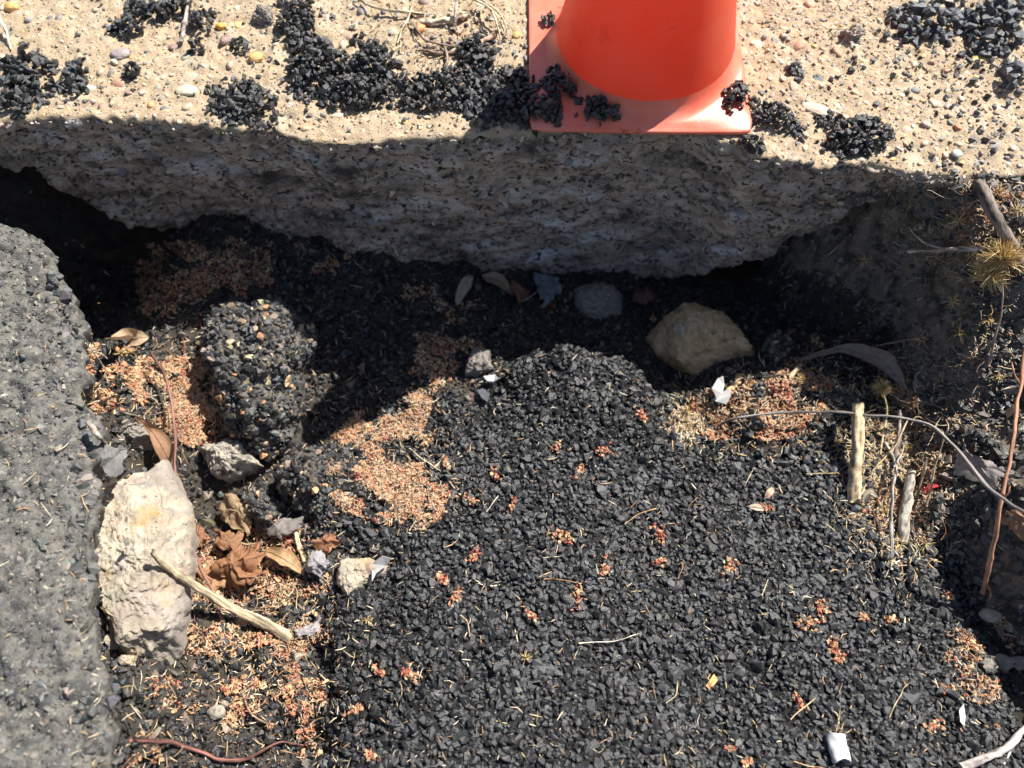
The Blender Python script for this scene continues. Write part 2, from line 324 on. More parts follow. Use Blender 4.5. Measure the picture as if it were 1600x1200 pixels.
# ------------------------------------------------------------------ pavement slab with its broken front face
px_ = np.r_[-60, -20, -6, -3, -2, np.linspace(-1.5, -1.25, 8), np.arange(-1.24, 1.25, .005), np.linspace(1.26, 1.5, 8), 2, 3, 6, 20, 60]
ey = edge_y(px_)
tt = np.r_[0, .0015, .004, .008, np.arange(.013, .42, .005), np.linspace(.45, 1.0, 10), 1.3, 1.6]
PX, PT = np.meshgrid(px_, tt, indexing='ij'); PY = ey[:, None]+PT
q = np.c_[PX.ravel(), PY.ravel()]
PZ = .0028*fbm(q, 80, 4, 51, .65)+.003*fbm(q, 14, 3, 52)-.005*np.exp(-PT.ravel()/.0016)*(1+.8*fbm(q, 40, 2, 53))
def pav_z(x, y): return .003*fbm(np.c_[x, y], 14, 3, 52)+.0028*fbm(np.c_[x, y], 80, 4, 51, .65)-.005*np.exp(-np.maximum(y-edge_y(x), 0)/.0016)
pave = build('pavement', np.c_[q, PZ], quads(len(px_), len(tt)), M['pavement'], None, True, kind='structure')
LOW = [(0, 270), (60, 272), (100, 300), (150, 335), (230, 368), (330, 376), (500, 384), (600, 402), (700, 426), (800, 440), (900, 446), (1000, 448), (1090, 438), (1200, 402), (1300, 352), (1350, 318), (1450, 312), (1600, 310)]
lx, lz = [], []
for a, b in LOW:
    d = ray(a, b); x = 0
    for _ in range(6): y = np.interp(x, EDGE[:, 0], EDGE[:, 1])+.02; x = d[0]*y/d[1]
    lx.append(x); lz.append(CH+d[2]*y/d[1])
zlow = np.interp(px_, lx, lz)+.007*fbm(np.c_[px_, 0*px_], 9, 3, 61)
nv = 84; vv = np.linspace(0, 1, nv); ztop = PZ.reshape(PX.shape)[:, 0]
FX = np.repeat(px_[:, None], nv, 1); FZ = ztop[:, None]+(zlow-ztop)[:, None]*vv
FYo = .028*vv**1.5+.02*np.sin(vv*3.1)*0
P3 = np.c_[FX.ravel(), np.zeros(FX.size), FZ.ravel()]
FY = (ey[:, None]+FYo+ (.012*fbm(P3*[1, 1, 1.6], 10, 3, 71, .5)+.0035*fbm(P3*[1, 1, 2.4], 60, 4, 72, .65)+.016*np.maximum(fbm(P3*[1, 1, 2.2], 38, 3, 73)-.2, 0)+.015*np.maximum(fbm(P3*[1, 1, 2.2], 10, 2, 75)-.1, 0)).reshape(FX.shape)*sstep(0, .025, vv))
def face_y(i): return FY
und = 14; uu = np.linspace(0, 1, und+1)[1:]
UX = np.repeat(px_[:, None], und, 1); UY = FY[:, -1:]+.5*uu; UZ = FZ[:, -1:]+.03*np.sin(uu*1.6)+.01*fbm(np.c_[UX.ravel(), UY.ravel()], 20, 3, 74).reshape(UX.shape)
UZ = np.minimum(UZ, -.05)
kv = np.stack([np.c_[FX, UX], np.c_[FY, UY], np.c_[FZ, UZ]], -1).reshape(-1, 3)
kerb = build('kerb_face', kv, quads(len(px_), nv+und)[:, ::-1], M['kerb'], None, True, kind='structure')

# pebbles set in the pavement top: big ones sparse on the left, fine and dense on the right
n = 52000; x = rng.uniform(-1.05, 1.12, n); y = edge_y(x)+rng.uniform(.004, .42, n)**1.0
dens = .5+.5*sstep(.2, .55, x); keep = rng.random(n) < dens; x, y = x[keep], y[keep]; n = len(x)
size = np.clip(rng.lognormal(np.log(.0030), .42, n), .0014, .0085); big = rng.random(n) < np.where(x > .4, .005, .012)
size = np.where(big, rng.uniform(.008, .0165, n), size); size *= np.where(x > .4, 1.12, 1); size = np.where(y-edge_y(x) < .02, np.minimum(size, .0062), size)
order = np.argsort(-size); cell = {}; ok = []
for i in order:                                              # big pebbles first, none overlapping
    s = size[i]; c = (int(x[i]/.018), int(y[i]/.018)); good = True
    for a in (-1, 0, 1):
        for b in (-1, 0, 1):
            for j in cell.get((c[0]+a, c[1]+b), ()):
                if (x[i]-x[j])**2+(y[i]-y[j])**2 < (.85*(s+size[j]))**2: good = False; break
            if not good: break
        if not good: break
    if good: ok.append(i); cell.setdefault(c, []).append(i)
x, y, size = x[ok], y[ok], size[ok]; n = len(x)
pc = palette(n, [(.30, .26, .21), (.42, .33, .23), (.52, .42, .29), (.22, .205, .195), (.48, .29, .17), (.60, .40, .13), (.28, .18, .145), (.54, .46, .35), (.12, .115, .11), (.60, .30, .12)], [5, 7, 7, 3, 2, 1.0, 2, 3, 1.6, .4], .15)
P = np.c_[x, y, pav_z(x, y)-size*.14]
sm = size < .0046
scatter('fine_pebbles', pave, PEBS, P[sm], size[sm]*1.08, pc[sm], M['stone_a'], None, 0, .62, .18, None, None, True, 'pebs')
scatter('coarse_pebbles', pave, PEB, P[~sm], size[~sm], pc[~sm], M['stone_a'], M['stone_o'], 300, .62, .18, None, 'pebble', True, 'peb')
# chips along the broken rim
n = 700; x = rng.uniform(-1, 1.1, n); y = edge_y(x)+rng.uniform(-.004, .012, n)
pc = palette(n, [(.46, .38, .28), (.52, .46, .38), (.40, .31, .21), (.26, .22, .19)], [4, 2, 4, 4])
scatter('rim_chips', pave, ANG, np.c_[x, y, -.012+rng.uniform(-.006, .004, n)], np.clip(rng.lognormal(np.log(.004), .4, n), .0018, .009), pc, M['stone_a'], None, 0, .8, 1.)
# gravel showing in the broken face
n = 6500; x = rng.uniform(-1.05, 1.1, n); v = rng.beta(1.05, 1.05, n)
ci = np.clip(np.searchsorted(px_, x), 0, len(px_)-1); cj = np.clip((v*(nv-1)).astype(int), 0, nv-1)
size = np.clip(rng.lognormal(np.log(.0040), .58, n), .0014, .018)
P = np.c_[x, FY[ci, cj], FZ[ci, cj]]; P[:, 1] += size*.27
Nf = np.tile([0., -1, .25], (n, 1))
pc = palette(n, [(.30, .225, .17), (.38, .29, .22), (.16, .13, .11), (.055, .05, .047), (.48, .40, .33), (.32, .19, .115), (.21, .195, .19)], [5, 4, 4, 3, 2, 1.4, 1.5], .2)
sm = size < .006
scatter('fine_gravel', kerb, PEBS, P[sm], size[sm], pc[sm], M['stone_a'], None, 0, .55, .35, Nf[sm], None, True, 'pebs')
scatter('coarse_gravel', kerb, PEB, P[~sm], size[~sm]*.92, pc[~sm], M['stone_a'], M['stone_o'], 220, .55, .35, Nf[~sm], 'pebble', True, 'peb')

# ------------------------------------------------------------------ loose material over the hole
def sample(n, x0=-1.25, x1=1.3, y0=-.2, y1=1.02):
    x = rng.uniform(x0, x1, n); y = rng.uniform(y0, y1, n); keep = y < edge_y(x)+.1
    return x[keep], y[keep]
def pxof(x, y): return proj(np.c_[x, y, height(x, y)])
def jgrid(sp, x0=-1.25, x1=1.3, y0=-.2, y1=1.0, jit=.42):
    a = np.arange(x0, x1, sp); b = np.arange(y0, y1, sp*.87); X, Y = np.meshgrid(a, b, indexing='ij'); X = X+(np.arange(len(b)) % 2)*sp*.5
    x = (X+rng.uniform(-jit, jit, X.shape)*sp).ravel(); y = (Y+rng.uniform(-jit, jit, Y.shape)*sp).ravel(); k = y < edge_y(x)+.1; return x[k], y[k]
BLACK = [(.022, .0223, .0232), (.032, .0324, .0334), (.046, .0465, .0475), (.075, .0745, .074), (.015, .0153, .016)]
# crushed stone of the broken asphalt
g1, g2 = jgrid(.0082), jgrid(.016); x, y = np.r_[g1[0], g2[0]], np.r_[g1[1], g2[1]]; lay = np.r_[np.zeros(len(g1[0])), np.ones(len(g2[0]))]; wp = bil(WP.reshape(GX.shape), x, y); px, py, k = pxof(x, y)
keep = (wp > .25) & (px > 300) & (px < 1700) & (py < 1300); x, y, px, py, lay = x[keep], y[keep], px[keep], py[keep], lay[keep]; n = len(x)
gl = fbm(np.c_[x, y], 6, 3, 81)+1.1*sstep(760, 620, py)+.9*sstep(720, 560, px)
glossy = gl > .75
size = np.clip(rng.lognormal(np.log(.0061), .32, n), .0028, .0135)
P = np.c_[x, y, height(x, y)+rng.uniform(-.001, .0025, n)+lay*.0035]
pc = palette(n, BLACK, [3, 4, 3, 1, 2], .18)
# quick thinning so that neighbours touch but do not pile up
def thin(P, size, f):
    cell = {}; ok = []
    for i in np.argsort(-size):
        s = size[i]; c = tuple((P[i]/.014).astype(int)); good = True
        for a in (-1, 0, 1):
            for b in (-1, 0, 1):
                for d in (-1, 0, 1):
                    for j in cell.get((c[0]+a, c[1]+b, c[2]+d), ()):
                        if ((P[i]-P[j])**2).sum() < (f*(s+size[j]))**2: good = False; break
                    if not good: break
                if not good: break
            if not good: break
        if good: ok.append(i); cell.setdefault(c, []).append(i)
    return np.array(ok)
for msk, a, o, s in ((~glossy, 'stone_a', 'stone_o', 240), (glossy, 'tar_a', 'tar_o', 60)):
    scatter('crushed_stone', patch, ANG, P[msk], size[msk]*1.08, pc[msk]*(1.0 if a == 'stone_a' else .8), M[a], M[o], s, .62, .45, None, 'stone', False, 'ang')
x5, y5 = sample(26000); w5 = bil(WP.reshape(GX.shape), x5, y5); p5x, p5y, k5 = pxof(x5, y5); kq = (w5 > .2) & (p5x < 1640) & (fbm(np.c_[x5, y5], 7, 3, 83)+.5*sstep(800, 600, p5x) > -.1); x5, y5 = x5[kq], y5[kq]; n = len(x5)
scatter('dust_crumbs', patch, CRB, np.c_[x5, y5, height(x5, y5)+rng.uniform(.001, .007, n)], np.clip(rng.lognormal(np.log(.0011), .45, n), .0005, .003), palette(n, [(.30, .23, .15), (.42, .30, .19), (.16, .135, .11), (.36, .20, .13), (.07, .065, .06)], [4, 3, 3, 2, 4], .2), M['dry_a'], None, 0, .7, .8)
# black grit and tar lumps on the floor of the hole
def zone(polys, px, py):
    q = np.c_[px, py]; r = np.zeros(len(q), bool)
    for p in polys: r |= inside(p, q)
    return r
x, y = jgrid(.0078); px, py, k = proj(np.c_[x, y, height0(x, y)]); wp = bil(WP.reshape(GX.shape), x, y); wr = bil(WR.reshape(GX.shape), x, y); wb = bil(WB.reshape(GX.shape), x, y)
fl = (wp < .35) & (x > road_x(y)-.16) & (wb < .2) & (px > -30) & (px < 1650) & (py < 1260)
blk = zone([[(420, 380), (720, 430), (1120, 480), (1300, 480), (1350, 560), (1050, 640), (760, 620), (480, 700), (460, 520)], [(1080, 560), (1400, 560), (1420, 680), (1080, 700)], [(470, 690), (520, 680), (560, 800), (440, 800)],
            [(160, 940), (520, 940), (520, 1260), (100, 1260), (120, 1040)], [(90, 500), (240, 530), (250, 700), (150, 760), (90, 720)], [(440, 690), (560, 690), (600, 880), (520, 960), (440, 860)]], px, py)
keep = fl & (blk | (rng.random(len(x)) < .42)); xx, yy = x[keep], y[keep]; n = len(xx)
size = np.clip(rng.lognormal(np.log(.0056), .34, n), .003, .014); P = np.c_[xx, yy, height0(xx, yy)+rng.uniform(-.001, .004, n)]
pc = palette(n, BLACK+[(.07, .06, .05)], [3, 4, 3, 1, 2, 1.], .2)
sm = size < .0052
scatter('fine_black_grit', soil, CRB, P[sm], size[sm]*1.1, pc[sm]*.8, M['tar_a'], None, 0, .65, .6)
P, size, pc = P[~sm], size[~sm], pc[~sm]
scatter('black_grit', soil, ANG, P, size, pc*.8, M['tar_a'], M['tar_o'], 200, .65, .6, None, 'stone', False, 'ang')
# earth crumbs and pebbles everywhere in the hole and on the bank
keep = (fl & (rng.random(len(x)) < .35)) | ((wb > .1) & (px < 1700)); xx, yy = x[keep], y[keep]; n = len(xx)
size = np.clip(rng.lognormal(np.log(.0034), .66, n), .0014, .018)
pc = palette(n, [(.14, .105, .08), (.08, .065, .052), (.21, .16, .115), (.04, .038, .036), (.27, .22, .17)], [4, 4, 2, 4, 1], .2)
scatter('earth_crumbs', bank, CRB, np.c_[xx, yy, height0(xx, yy)], size, pc, M['stone_a'], None, 0, .75, .8)
x6, y6 = jgrid(.0105, .45, 1.3, .1, .95); w6 = bil(WB.reshape(GX.shape), x6, y6); kq = (w6 > .04) & (rng.random(len(x6)) < .6); x6, y6 = x6[kq], y6[kq]; n = len(x6)
scatter('bank_rubble', bank, ANG, np.c_[x6, y6, height(x6, y6)+.001], np.clip(rng.lognormal(np.log(.0058), .5, n), .002, .017), palette(n, [(.085, .075, .065), (.05, .048, .046), (.13, .11, .09), (.18, .15, .12), (.03, .03, .03)], [4, 4, 3, 1.5, 2], .2), M['stone_a'], M['stone_o'], 90, .7, .7, None, 'stone', False, 'ang')
# black gravel strip on the bank
bz = zone([[(1380, 290), (1430, 292), (1500, 350), (1470, 400), (1420, 370)], [(1515, 450), (1570, 470), (1600, 560), (1600, 700), (1560, 660), (1530, 560)]], px, py)
keep = bz & (rng.random(len(x)) < 1.); xx, yy = x[keep], y[keep]; n = len(xx); size = rng.uniform(.004, .009, n)
scatter('black_gravel', bank, ANG, np.c_[xx, yy, height(xx, yy)+.002], size, palette(n, [(.035, .037, .04), (.05, .052, .055), (.025, .025, .026)], [3, 2, 3]), M['stone_a'], M['stone_o'], 60, .65, .6, None, 'stone', False, 'ang')
# stones half sunk in the worn road
x2, y2 = jgrid(.0064, -1.06, -.38, -.16, .85); wr2 = bil(WR.reshape(GX.shape), x2, y2); keep = wr2 > .95; x2, y2, wr2 = x2[keep], y2[keep], wr2[keep]; n = len(x2)
size = np.clip(rng.lognormal(np.log(.0036), .48, n), .0014, .0125); size *= np.where(wr2 < .9, 1.3, 1)
pc = palette(n, [(.145, .137, .122), (.08, .079, .077), (.185, .172, .147), (.25, .22, .17), (.045, .045, .046)], [4, 4, 3, 1.2, 2], .2)
P = np.c_[x2, y2, height(x2, y2)-size*np.where(wr2 < .9, .05, .28)]
sm = size < .0045
scatter('fine_road_grit', road, CRB, P[sm], size[sm], pc[sm], M['stone_a'], None, 0, .6, .5)
scatter('road_grit', road, ANG, P[~sm], size[~sm], pc[~sm], M['stone_a'], M['stone_o'], 120, .6, .5, None, 'stone', False, 'ang')

x3, y3 = jgrid(.010, -1.3, -.38, -.25, .85); d3 = x3-road_x(y3); kq = (d3 > -.035) & (d3 < .0) & (rng.random(len(x3)) < .7); x3, y3 = x3[kq], y3[kq]; n = len(x3)
scatter('road_rubble', road, ANG, np.c_[x3, y3, -.102+rng.uniform(-.02, .006, n)*(x3-road_x(y3) > -.012)], np.clip(rng.lognormal(np.log(.0072), .4, n), .003, .015), palette(n, [(.12, .112, .10), (.075, .073, .07), (.16, .148, .125), (.05, .05, .051)], [4, 4, 2, 2], .2), M['stone_a'], M['stone_o'], 120, .75, .8, None, 'stone', False, 'ang')

# ------------------------------------------------------------------ seed husks: a crumbling red-orange litter nobody could count
HUSK = [(.46, .18, .11), (.54, .275, .15), (.60, .385, .22), (.60, .455, .28), (.35, .10, .07), (.44, .275, .15)]
def husk_points(poly, n, sd=0):
    poly = np.array(poly, float); lo, hi = poly.min(0), poly.max(0); out = []
    q = np.c_[rng.uniform(lo[0], hi[0], n*2), rng.uniform(lo[1], hi[1], n*2)]; q = q[inside(poly, q)][:n]
    nz = 1.5*fbm(q/100., 2.4, 4, 91+sd, .62)-1.5*np.clip(1+sdist(poly, q)/75, 0, 1); return q, nz
HZ = [  # polygon, count, threshold, red weight
 ([(505, 700), (560, 645), (640, 615), (680, 625), (660, 680), (700, 720), (720, 790), (660, 830), (600, 820), (540, 800), (490, 740)], 16500, -1.35),
 ([(220, 560), (330, 560), (345, 620), (365, 690), (300, 700), (240, 660), (200, 600)], 9500, -1.2),
 ([(210, 380), (420, 375), (430, 470), (320, 520), (220, 510)], 6000, -.75),
 ([(560, 420), (760, 440), (760, 560), (700, 620), (590, 610), (620, 520)], 6000, -.5),
 ([(420, 380), (620, 400), (600, 470), (430, 460)], 3000, -.35),
 ([(270, 830), (500, 800), (540, 880), (500, 960), (480, 1190), (400, 1200), (260, 1000)], 10000, -.45),
 ([(1080, 600), (1230, 560), (1420, 590), (1440, 640), (1300, 650), (1240, 690), (1100, 690), (1050, 650)], 9000, -.8),
 ([(1310, 760), (1360, 720), (1480, 690), (1500, 790), (1440, 850), (1330, 810)], 4500, -.75),
 ([(430, 900), (520, 900), (505, 1180), (440, 1190)], 3500, -.9),
 ([(200, 1060), (420, 1040), (470, 1200), (200, 1200)], 2600, -.35),
 ([(1480, 940), (1560, 940), (1600, 1080), (1560, 1180), (1460, 1100)], 2400, -.45),
 ([(1230, 500), (1270, 500), (1290, 560), (1230, 570)], 700, -1.3),
 ([(1480, 290), (1600, 300), (1600, 440), (1500, 400)], 2600, -.7),
 ([(780, 420), (1020, 450), (900, 520), (780, 520)], 500, .2),
 ([(130, 540), (220, 540), (230, 640), (150, 650)], 1800, -1.)]
HP, HS = [], []
for k, (poly, n, th) in enumerate(HZ):
    q, nz = husk_points(poly, n, k); q = q[nz > th]
    p = hits(q[:, 0], q[:, 1]); p[:, 2] += rng.uniform(.001, .007, len(p))+.006*np.clip(fbm(p, 40, 2, 97)+.1, 0, 1); HP.append(p)
HP = np.vstack(HP); n = len(HP); tint = fbm(HP, 14, 2, 95)[:, None]
pick = np.clip((2.6+2.2*fbm(HP, 45, 3, 96)+rng.normal(0, 1.1, n)), 0, 5).round().astype(int)
pc = np.clip(np.array(HUSK)[[4, 0, 1, 5, 2, 3]][pick]*rng.normal(1, .16, (n, 1))*(1-.1*tint), .01, .9)
scatter('seed_husks', None, CRB, HP, np.clip(rng.lognormal(np.log(.0024), .6, n), .0008, .0075), pc, M['dry_a'], None, 0, .7, 1., asp=.72)
fz = HP[rng.random(len(HP)) < .22]+rng.normal(0, .002, (1, 3)); fz[:, 2] += .003
sliver_spots = fz
# ... and the separate little clumps of them on the black stones
CL = [(775, 742, 14), (690, 905, 16), (712, 935, 16), (880, 840, 22), (900, 930, 20), (1030, 835, 20), (1028, 880, 14), (1138, 885, 22), (1260, 975, 26), (1280, 950, 18), (1390, 968, 14), (1345, 965, 12), (1300, 1010, 18), (1310, 1030, 14), (640, 1055, 20), (830, 962, 13), (905, 740, 13), (940, 705, 15),
      (945, 890, 14), (1245, 1095, 14), (1455, 1135, 18), (1475, 1075, 20), (870, 700, 12), (1000, 650, 14), (1140, 1170, 10), (730, 780, 16), (590, 1050, 14), (555, 1110, 14), (1195, 795, 10), (740, 870, 14), (800, 790, 12), (1480, 930, 15), (1515, 1000, 16), (366, 1078, 24), (1165, 1190, 10), (580, 1180, 14), (670, 690, 12), (1020, 500, 8)]
for a, b, r in CL:
    m = int(10+r*1.9); pts = []
    c = hit(a, b)
    e = bpy.data.objects.new('husk_clump', None); COL.objects.link(e); e.location = c; e.empty_display_size = .01
    an = random.uniform(0, 3.14); u = rng.normal(0, .42, (m, 2))*[r, r*.55]; ca, sa = math.cos(an), math.sin(an)
    q = np.c_[a+u[:, 0]*ca-u[:, 1]*sa, b+u[:, 0]*sa+u[:, 1]*ca]
    pts = np.array([hit(*t) for t in q])+np.c_[np.zeros((m, 2)), rng.uniform(.004, .010, m)]
    col = palette(m, HUSK, [4, 4, 3, 3, 3, 2], .15); R = rotm(m, 1.); s = rng.uniform(.0024, .005, m)
    Vs = []; Ts = []; Cs = []; off = 0
    for i in range(m):
        V, T = CRB[i % len(CRB)]; Vs.append((V*s[i])@R[i].T+pts[i]-c); Ts.append(T+off); off += len(V); Cs.append(np.repeat(col[i:i+1], len(V), 0))
    COL.objects.unlink(e); bpy.data.objects.remove(e)
    o = build('husk_clump', np.vstack(Vs), np.vstack(Ts), M['dry_a'], None, False, np.vstack(Cs)); o.location = c
    tag(o, 'small loose clump of reddish tan seed husks lying on the black crushed stone', 'husk clump', 'husk clumps strewn over the black stones')

# fine straw and needles
def sliver(p, ang, ln, wd, pitch=0., bend=0.):
    d = np.array([math.cos(ang)*math.cos(pitch), math.sin(ang)*math.cos(pitch), math.sin(pitch)]); s = np.array([-math.sin(ang), math.cos(ang), 0]); u = np.cross(d, s)
    V = []
    for t, w in ((-.5, .5), (0, 1), (.5, .4)):
        c = p+d*ln*t+s*bend*ln*(.25-t*t)
        for k in range(3): a = k*2.094+.5; V.append(c+(s*math.cos(a)+u*math.sin(a)*.7)*wd*w)
    T = []
    for r in (0, 3):
        for k in range(3): k2 = (k+1) % 3; T += [[r+k, r+k2, r+3+k2], [r+k, r+3+k2, r+3+k]]
    return np.array(V), np.array(T)
STRAW = [(.62, .47, .27), (.72, .60, .40), (.50, .32, .16), (.58, .40, .22), (.40, .22, .11), (.76, .67, .50)]
Vs, Ts, Cs, off = [], [], [], 0
def add_straw(p, ln, wd, col=None):
    global off
    V, T = sliver(p, random.uniform(0, 6.28), ln, wd, random.gauss(0, .28), random.gauss(0, .3)); Vs.append(V); Ts.append(T+off); off += len(V)
    c = np.array(col or random.choice(STRAW))*random.uniform(.75, 1.15); Cs.append(np.repeat(c[None], len(V), 0))
sz = [((480, 540, 1600, 1200), 750), ((130, 380, 560, 1200), 1100), ((1050, 540, 1500, 720), 700), ((1325, 600, 1490, 860), 3600), ((1040, 630, 1110, 690), 500), ((1380, 290, 1600, 450), 900), ((1480, 400, 1600, 700), 300), ((1200, 360, 1560, 640), 160), ((480, 620, 720, 820), 500), ((210, 560, 370, 700), 350), ((270, 820, 520, 1190), 400), ((380, 380, 800, 660), 200), ((0, 0, 800, 200), 110), ((1180, 0, 1600, 120), 260), ((0, 350, 150, 1200), 60), ((560, 0, 800, 130), 120)]
for (a, b, c, d), n in sz:
    for _ in range(n):
        qx, qy = (random.uniform(a, c), random.uniform(b, d)) if c-a > 300 else (random.gauss((a+c)/2, (c-a)*.27), random.gauss((b+d)/2, (d-b)*.27))
        if qy < 300 and 1380 < qx and d > 300 and qy < 270: continue
        p = hit(qx, qy); ln = random.lognormvariate(math.log(.011), .45); wd = random.uniform(.0005, .0011)
        p[2] += .006 if qy > 280 else .0015
        add_straw(p, min(ln, .03), wd)
for p in sliver_spots: add_straw(p, random.lognormvariate(math.log(.0062), .4), random.uniform(.0004, .0009), random.choice([(.66, .50, .32), (.58, .40, .24), (.70, .58, .40), (.46, .20, .12)]))
build('straw_litter', np.vstack(Vs), np.vstack(Ts), M['dry_a'], None, False, np.vstack(Cs), kind='stuff')

# ------------------------------------------------------------------ traffic cone
def make_cone():
    cx, cy, hb = .217, 1.113, .187; bx, by = .013, -.003
    root = bpy.data.objects.new('traffic_cone', None); COL.objects.link(root); root.location = (cx, cy, .004); root.empty_display_size = .1; root.rotation_euler.z = math.radians(-.3)
    tag(root, 'orange red plastic traffic cone with a square dusty base standing on the pavement edge', 'traffic cone')
    # base plate: rounded square, thin lip, dished towards the body
    nseg = 96; th = np.linspace(0, 2*np.pi, nseg, endpoint=False)
    def sq(r, p):
        c, s = np.cos(th), np.sin(th); k = (np.abs(c)**p+np.abs(s)**p)**(-1/p); return np.c_[r*k*c, r*k*s]
    rings = []
    prof = [(hb-.001, 30, 0.), (hb, 30, .001), (hb, 30, .0045), (hb-.0008, 30, .0062), (hb-.003, 30, .0072), (hb-.008, 16, .0082), (.172, 5, .0112), (.170, 2.6, .0122), (.168, 2.1, .0145), (.165, 2, .0175), (.161, 2, .022), (.157, 2, .030), (.1535, 2, .042)]
    for r, p, z in prof:
        R = sq(r, p)+np.array([bx, by])*(r < .1725); rings.append(np.c_[R, np.full(nseg, z)+.003*np.sin(th*2+.7)*sstep(.15, .19, r)])
    V = np.vstack(rings); f = quads(len(prof), nseg, True)
    build('base', V, f, M['conebase'], root, True)
    zz = np.linspace(.042, .555, 40); rr = .1535-(zz-.042)/(.555-.042)*(.1535-.034)
    rr = rr+.0018*np.exp(-(zz-.04)/.01)*0
    V = np.vstack([np.c_[bx+r*np.cos(th), by+r*np.sin(th), np.full(nseg, z)] for r, z in list(zip(rr, zz))+[(.029, .56), (.026, .545)]])
    build('body', V, quads(42, nseg, True), M['cone'], root, True)
    return root
cone = make_cone()

# ------------------------------------------------------------------ clumps of tarry black stones lying on the pavement and on the cone's base
def clump(px0, py0, rx, ry, label, size=.0062, group='tarry stone clumps on the pavement', z0=0., dens=1., cols=None, hmax=.022, ang=0., name='asphalt_clump', m='stone_o'):
    c = at(px0, py0, z0); s = .00108
    e = bpy.data.objects.new(name, None); COL.objects.link(e); e.location = c; e.empty_display_size = .01
    tag(e, label, 'asphalt clump', group)
    size *= 1.12; pts = []; n = int(dens*3.2*rx*ry*3.1416/(size/s*1.55)**2)+4; tries = 0
    while len(pts) < n and tries < n*8:
        tries += 1; u = random.uniform(-1.25, 1.25); v = random.uniform(-1.25, 1.25); r = math.hypot(u, v)
        if r > .92+.5*vnoise(np.array([[u*2.2+px0, v*2.2+py0, 0]]), 3)[0]+.25*vnoise(np.array([[u*6+px0, v*6+py0, 0]]), 4)[0]: continue
        ca, sa = math.cos(ang), math.sin(ang); ox, oy = u*rx, v*ry
        a = px0+ox*ca-oy*sa; b = py0+ox*sa+oy*ca
        h = z0+1.15*hmax*(1-r*r)*random.random()+size*.35 if r < 1 else z0+size*.35
        p = at(a, b, z0); p[2] = h
        if p[1] < edge_y(p[:1])[0]-.004: continue
        if any((p[0]-t[0])**2+(p[1]-t[1])**2+(p[2]-t[2])**2 < (size*.74)**2 for t in pts): continue
        pts.append(p)
    P = np.array(pts); n = len(P); sz_ = size*np.clip(rng.lognormal(0, .22, n), .6, 1.6)
    scatter('', e, ANG, P, sz_, palette(n, cols or [(.020, .020, .0205), (.030, .030, .031), (.042, .042, .042), (.014, .014, .0145)], [3, 4, 2, 2], .15), M['stone_a'], M[m], 999, .66, .8, None, 'stone', False, 'ang')
    return e
clump(48, 122, 50, 40, 'lumpy black tarry clump at the left end of the pavement rim', .0085)
clump(120, 128, 18, 28, 'narrow black clump just beside the lumpy one near the pavement left end', .007)
clump(30, 165, 26, 18, 'low dark clump hanging at the rim below the lumpy black one', .008)
clump(203, 50, 28, 15, 'small black clump of about ten stones alone on the pale pavement', .0075)
clump(210, 117, 18, 8, 'tiny flat black clump near a round mauve pebble', .006)
clump(310, 80, 13, 7, 'tiniest black clump between the grey twig and the yellow pebbles', .0055)
clump(255, 18, 60, 22, 'wide black clump beside the upright twig at the pavement back', .0075)
clump(315, 40, 18, 20, 'rounded black clump right of the upright twig', .0065)
clump(375, 74, 13, 14, 'single round crusty black lump of fine stones', .0045, hmax=.018)
clump(465, 38, 36, 42, 'tall black clump above the big black heap on the pavement', .0072)
clump(385, 165, 58, 30, 'black clump with needles at the rim left of the big heap', .0068, ang=.15)
clump(500, 108, 66, 42, 'left lobe of the big black heap beside the pale rim chips', .0068, hmax=.03)
clump(590, 105, 46, 40, 'middle lobe of the big black heap with a red husk on it', .0066, hmax=.03)
clump(560, 150, 66, 30, 'lower lobe of the big black heap along the pavement rim', .0064, hmax=.026)
clump(690, 145, 82, 36, 'right lobe of the big black heap in sun beside the cone shadow', .0064, hmax=.026, ang=-.1)
clump(745, 95, 34, 40, 'black clump among the dry twigs left of the cone', .006, ang=-.4)
clump(800, 155, 74, 48, 'black clump lying in the shadow of the cone', .0066, hmax=.02)
clump(880, 132, 30, 30, 'black clump climbing onto the left side of the cone base', .0064, z0=.0155, hmax=.022)
clump(848, 172, 30, 22, 'dark clump against the shaded left front corner of the cone base', .0064, z0=.015, hmax=.014)
clump(944, 172, 36, 24, 'black clump on the front of the cone base', .0064, z0=.0155, hmax=.02)
clump(858, 35, 11, 10, 'small black clump touching the left side of the cone foot', .0055, z0=.0155, hmax=.012)
clump(1150, 152, 22, 22, 'black clump lying over the sunlit right corner of the cone base', .0058, z0=.0155, hmax=.018)
clump(1205, 185, 46, 20, 'black clump on the pavement beside the right corner of the cone base', .0056, ang=.35)
clump(1165, 230, 26, 12, 'thin black clump at the rim under the cone right corner', .0054)
clump(1345, 218, 66, 34, 'dense black clump by itself on the rim right of the cone', .0056, ang=.15, hmax=.028)
GR = [(.05, .056, .064), (.075, .083, .092), (.10, .11, .12), (.03, .032, .036)]
clump(1450, 40, 58, 34, 'heap of blue grey gravel at the top right of the pavement', .0098, None, cols=GR, hmax=.03)
clump(1555, 45, 62, 52, 'larger heap of dark grey gravel at the far right pavement', .0092, None, cols=GR, hmax=.03)
clump(1582, 126, 24, 20, 'dark rough clump below the grey gravel heaps', .0085, None, cols=GR, hmax=.03)
clump(1240, 112, 14, 12, 'pair of dark grey lumps on the fine pebbled pavement', .008, None, cols=GR, hmax=.01)
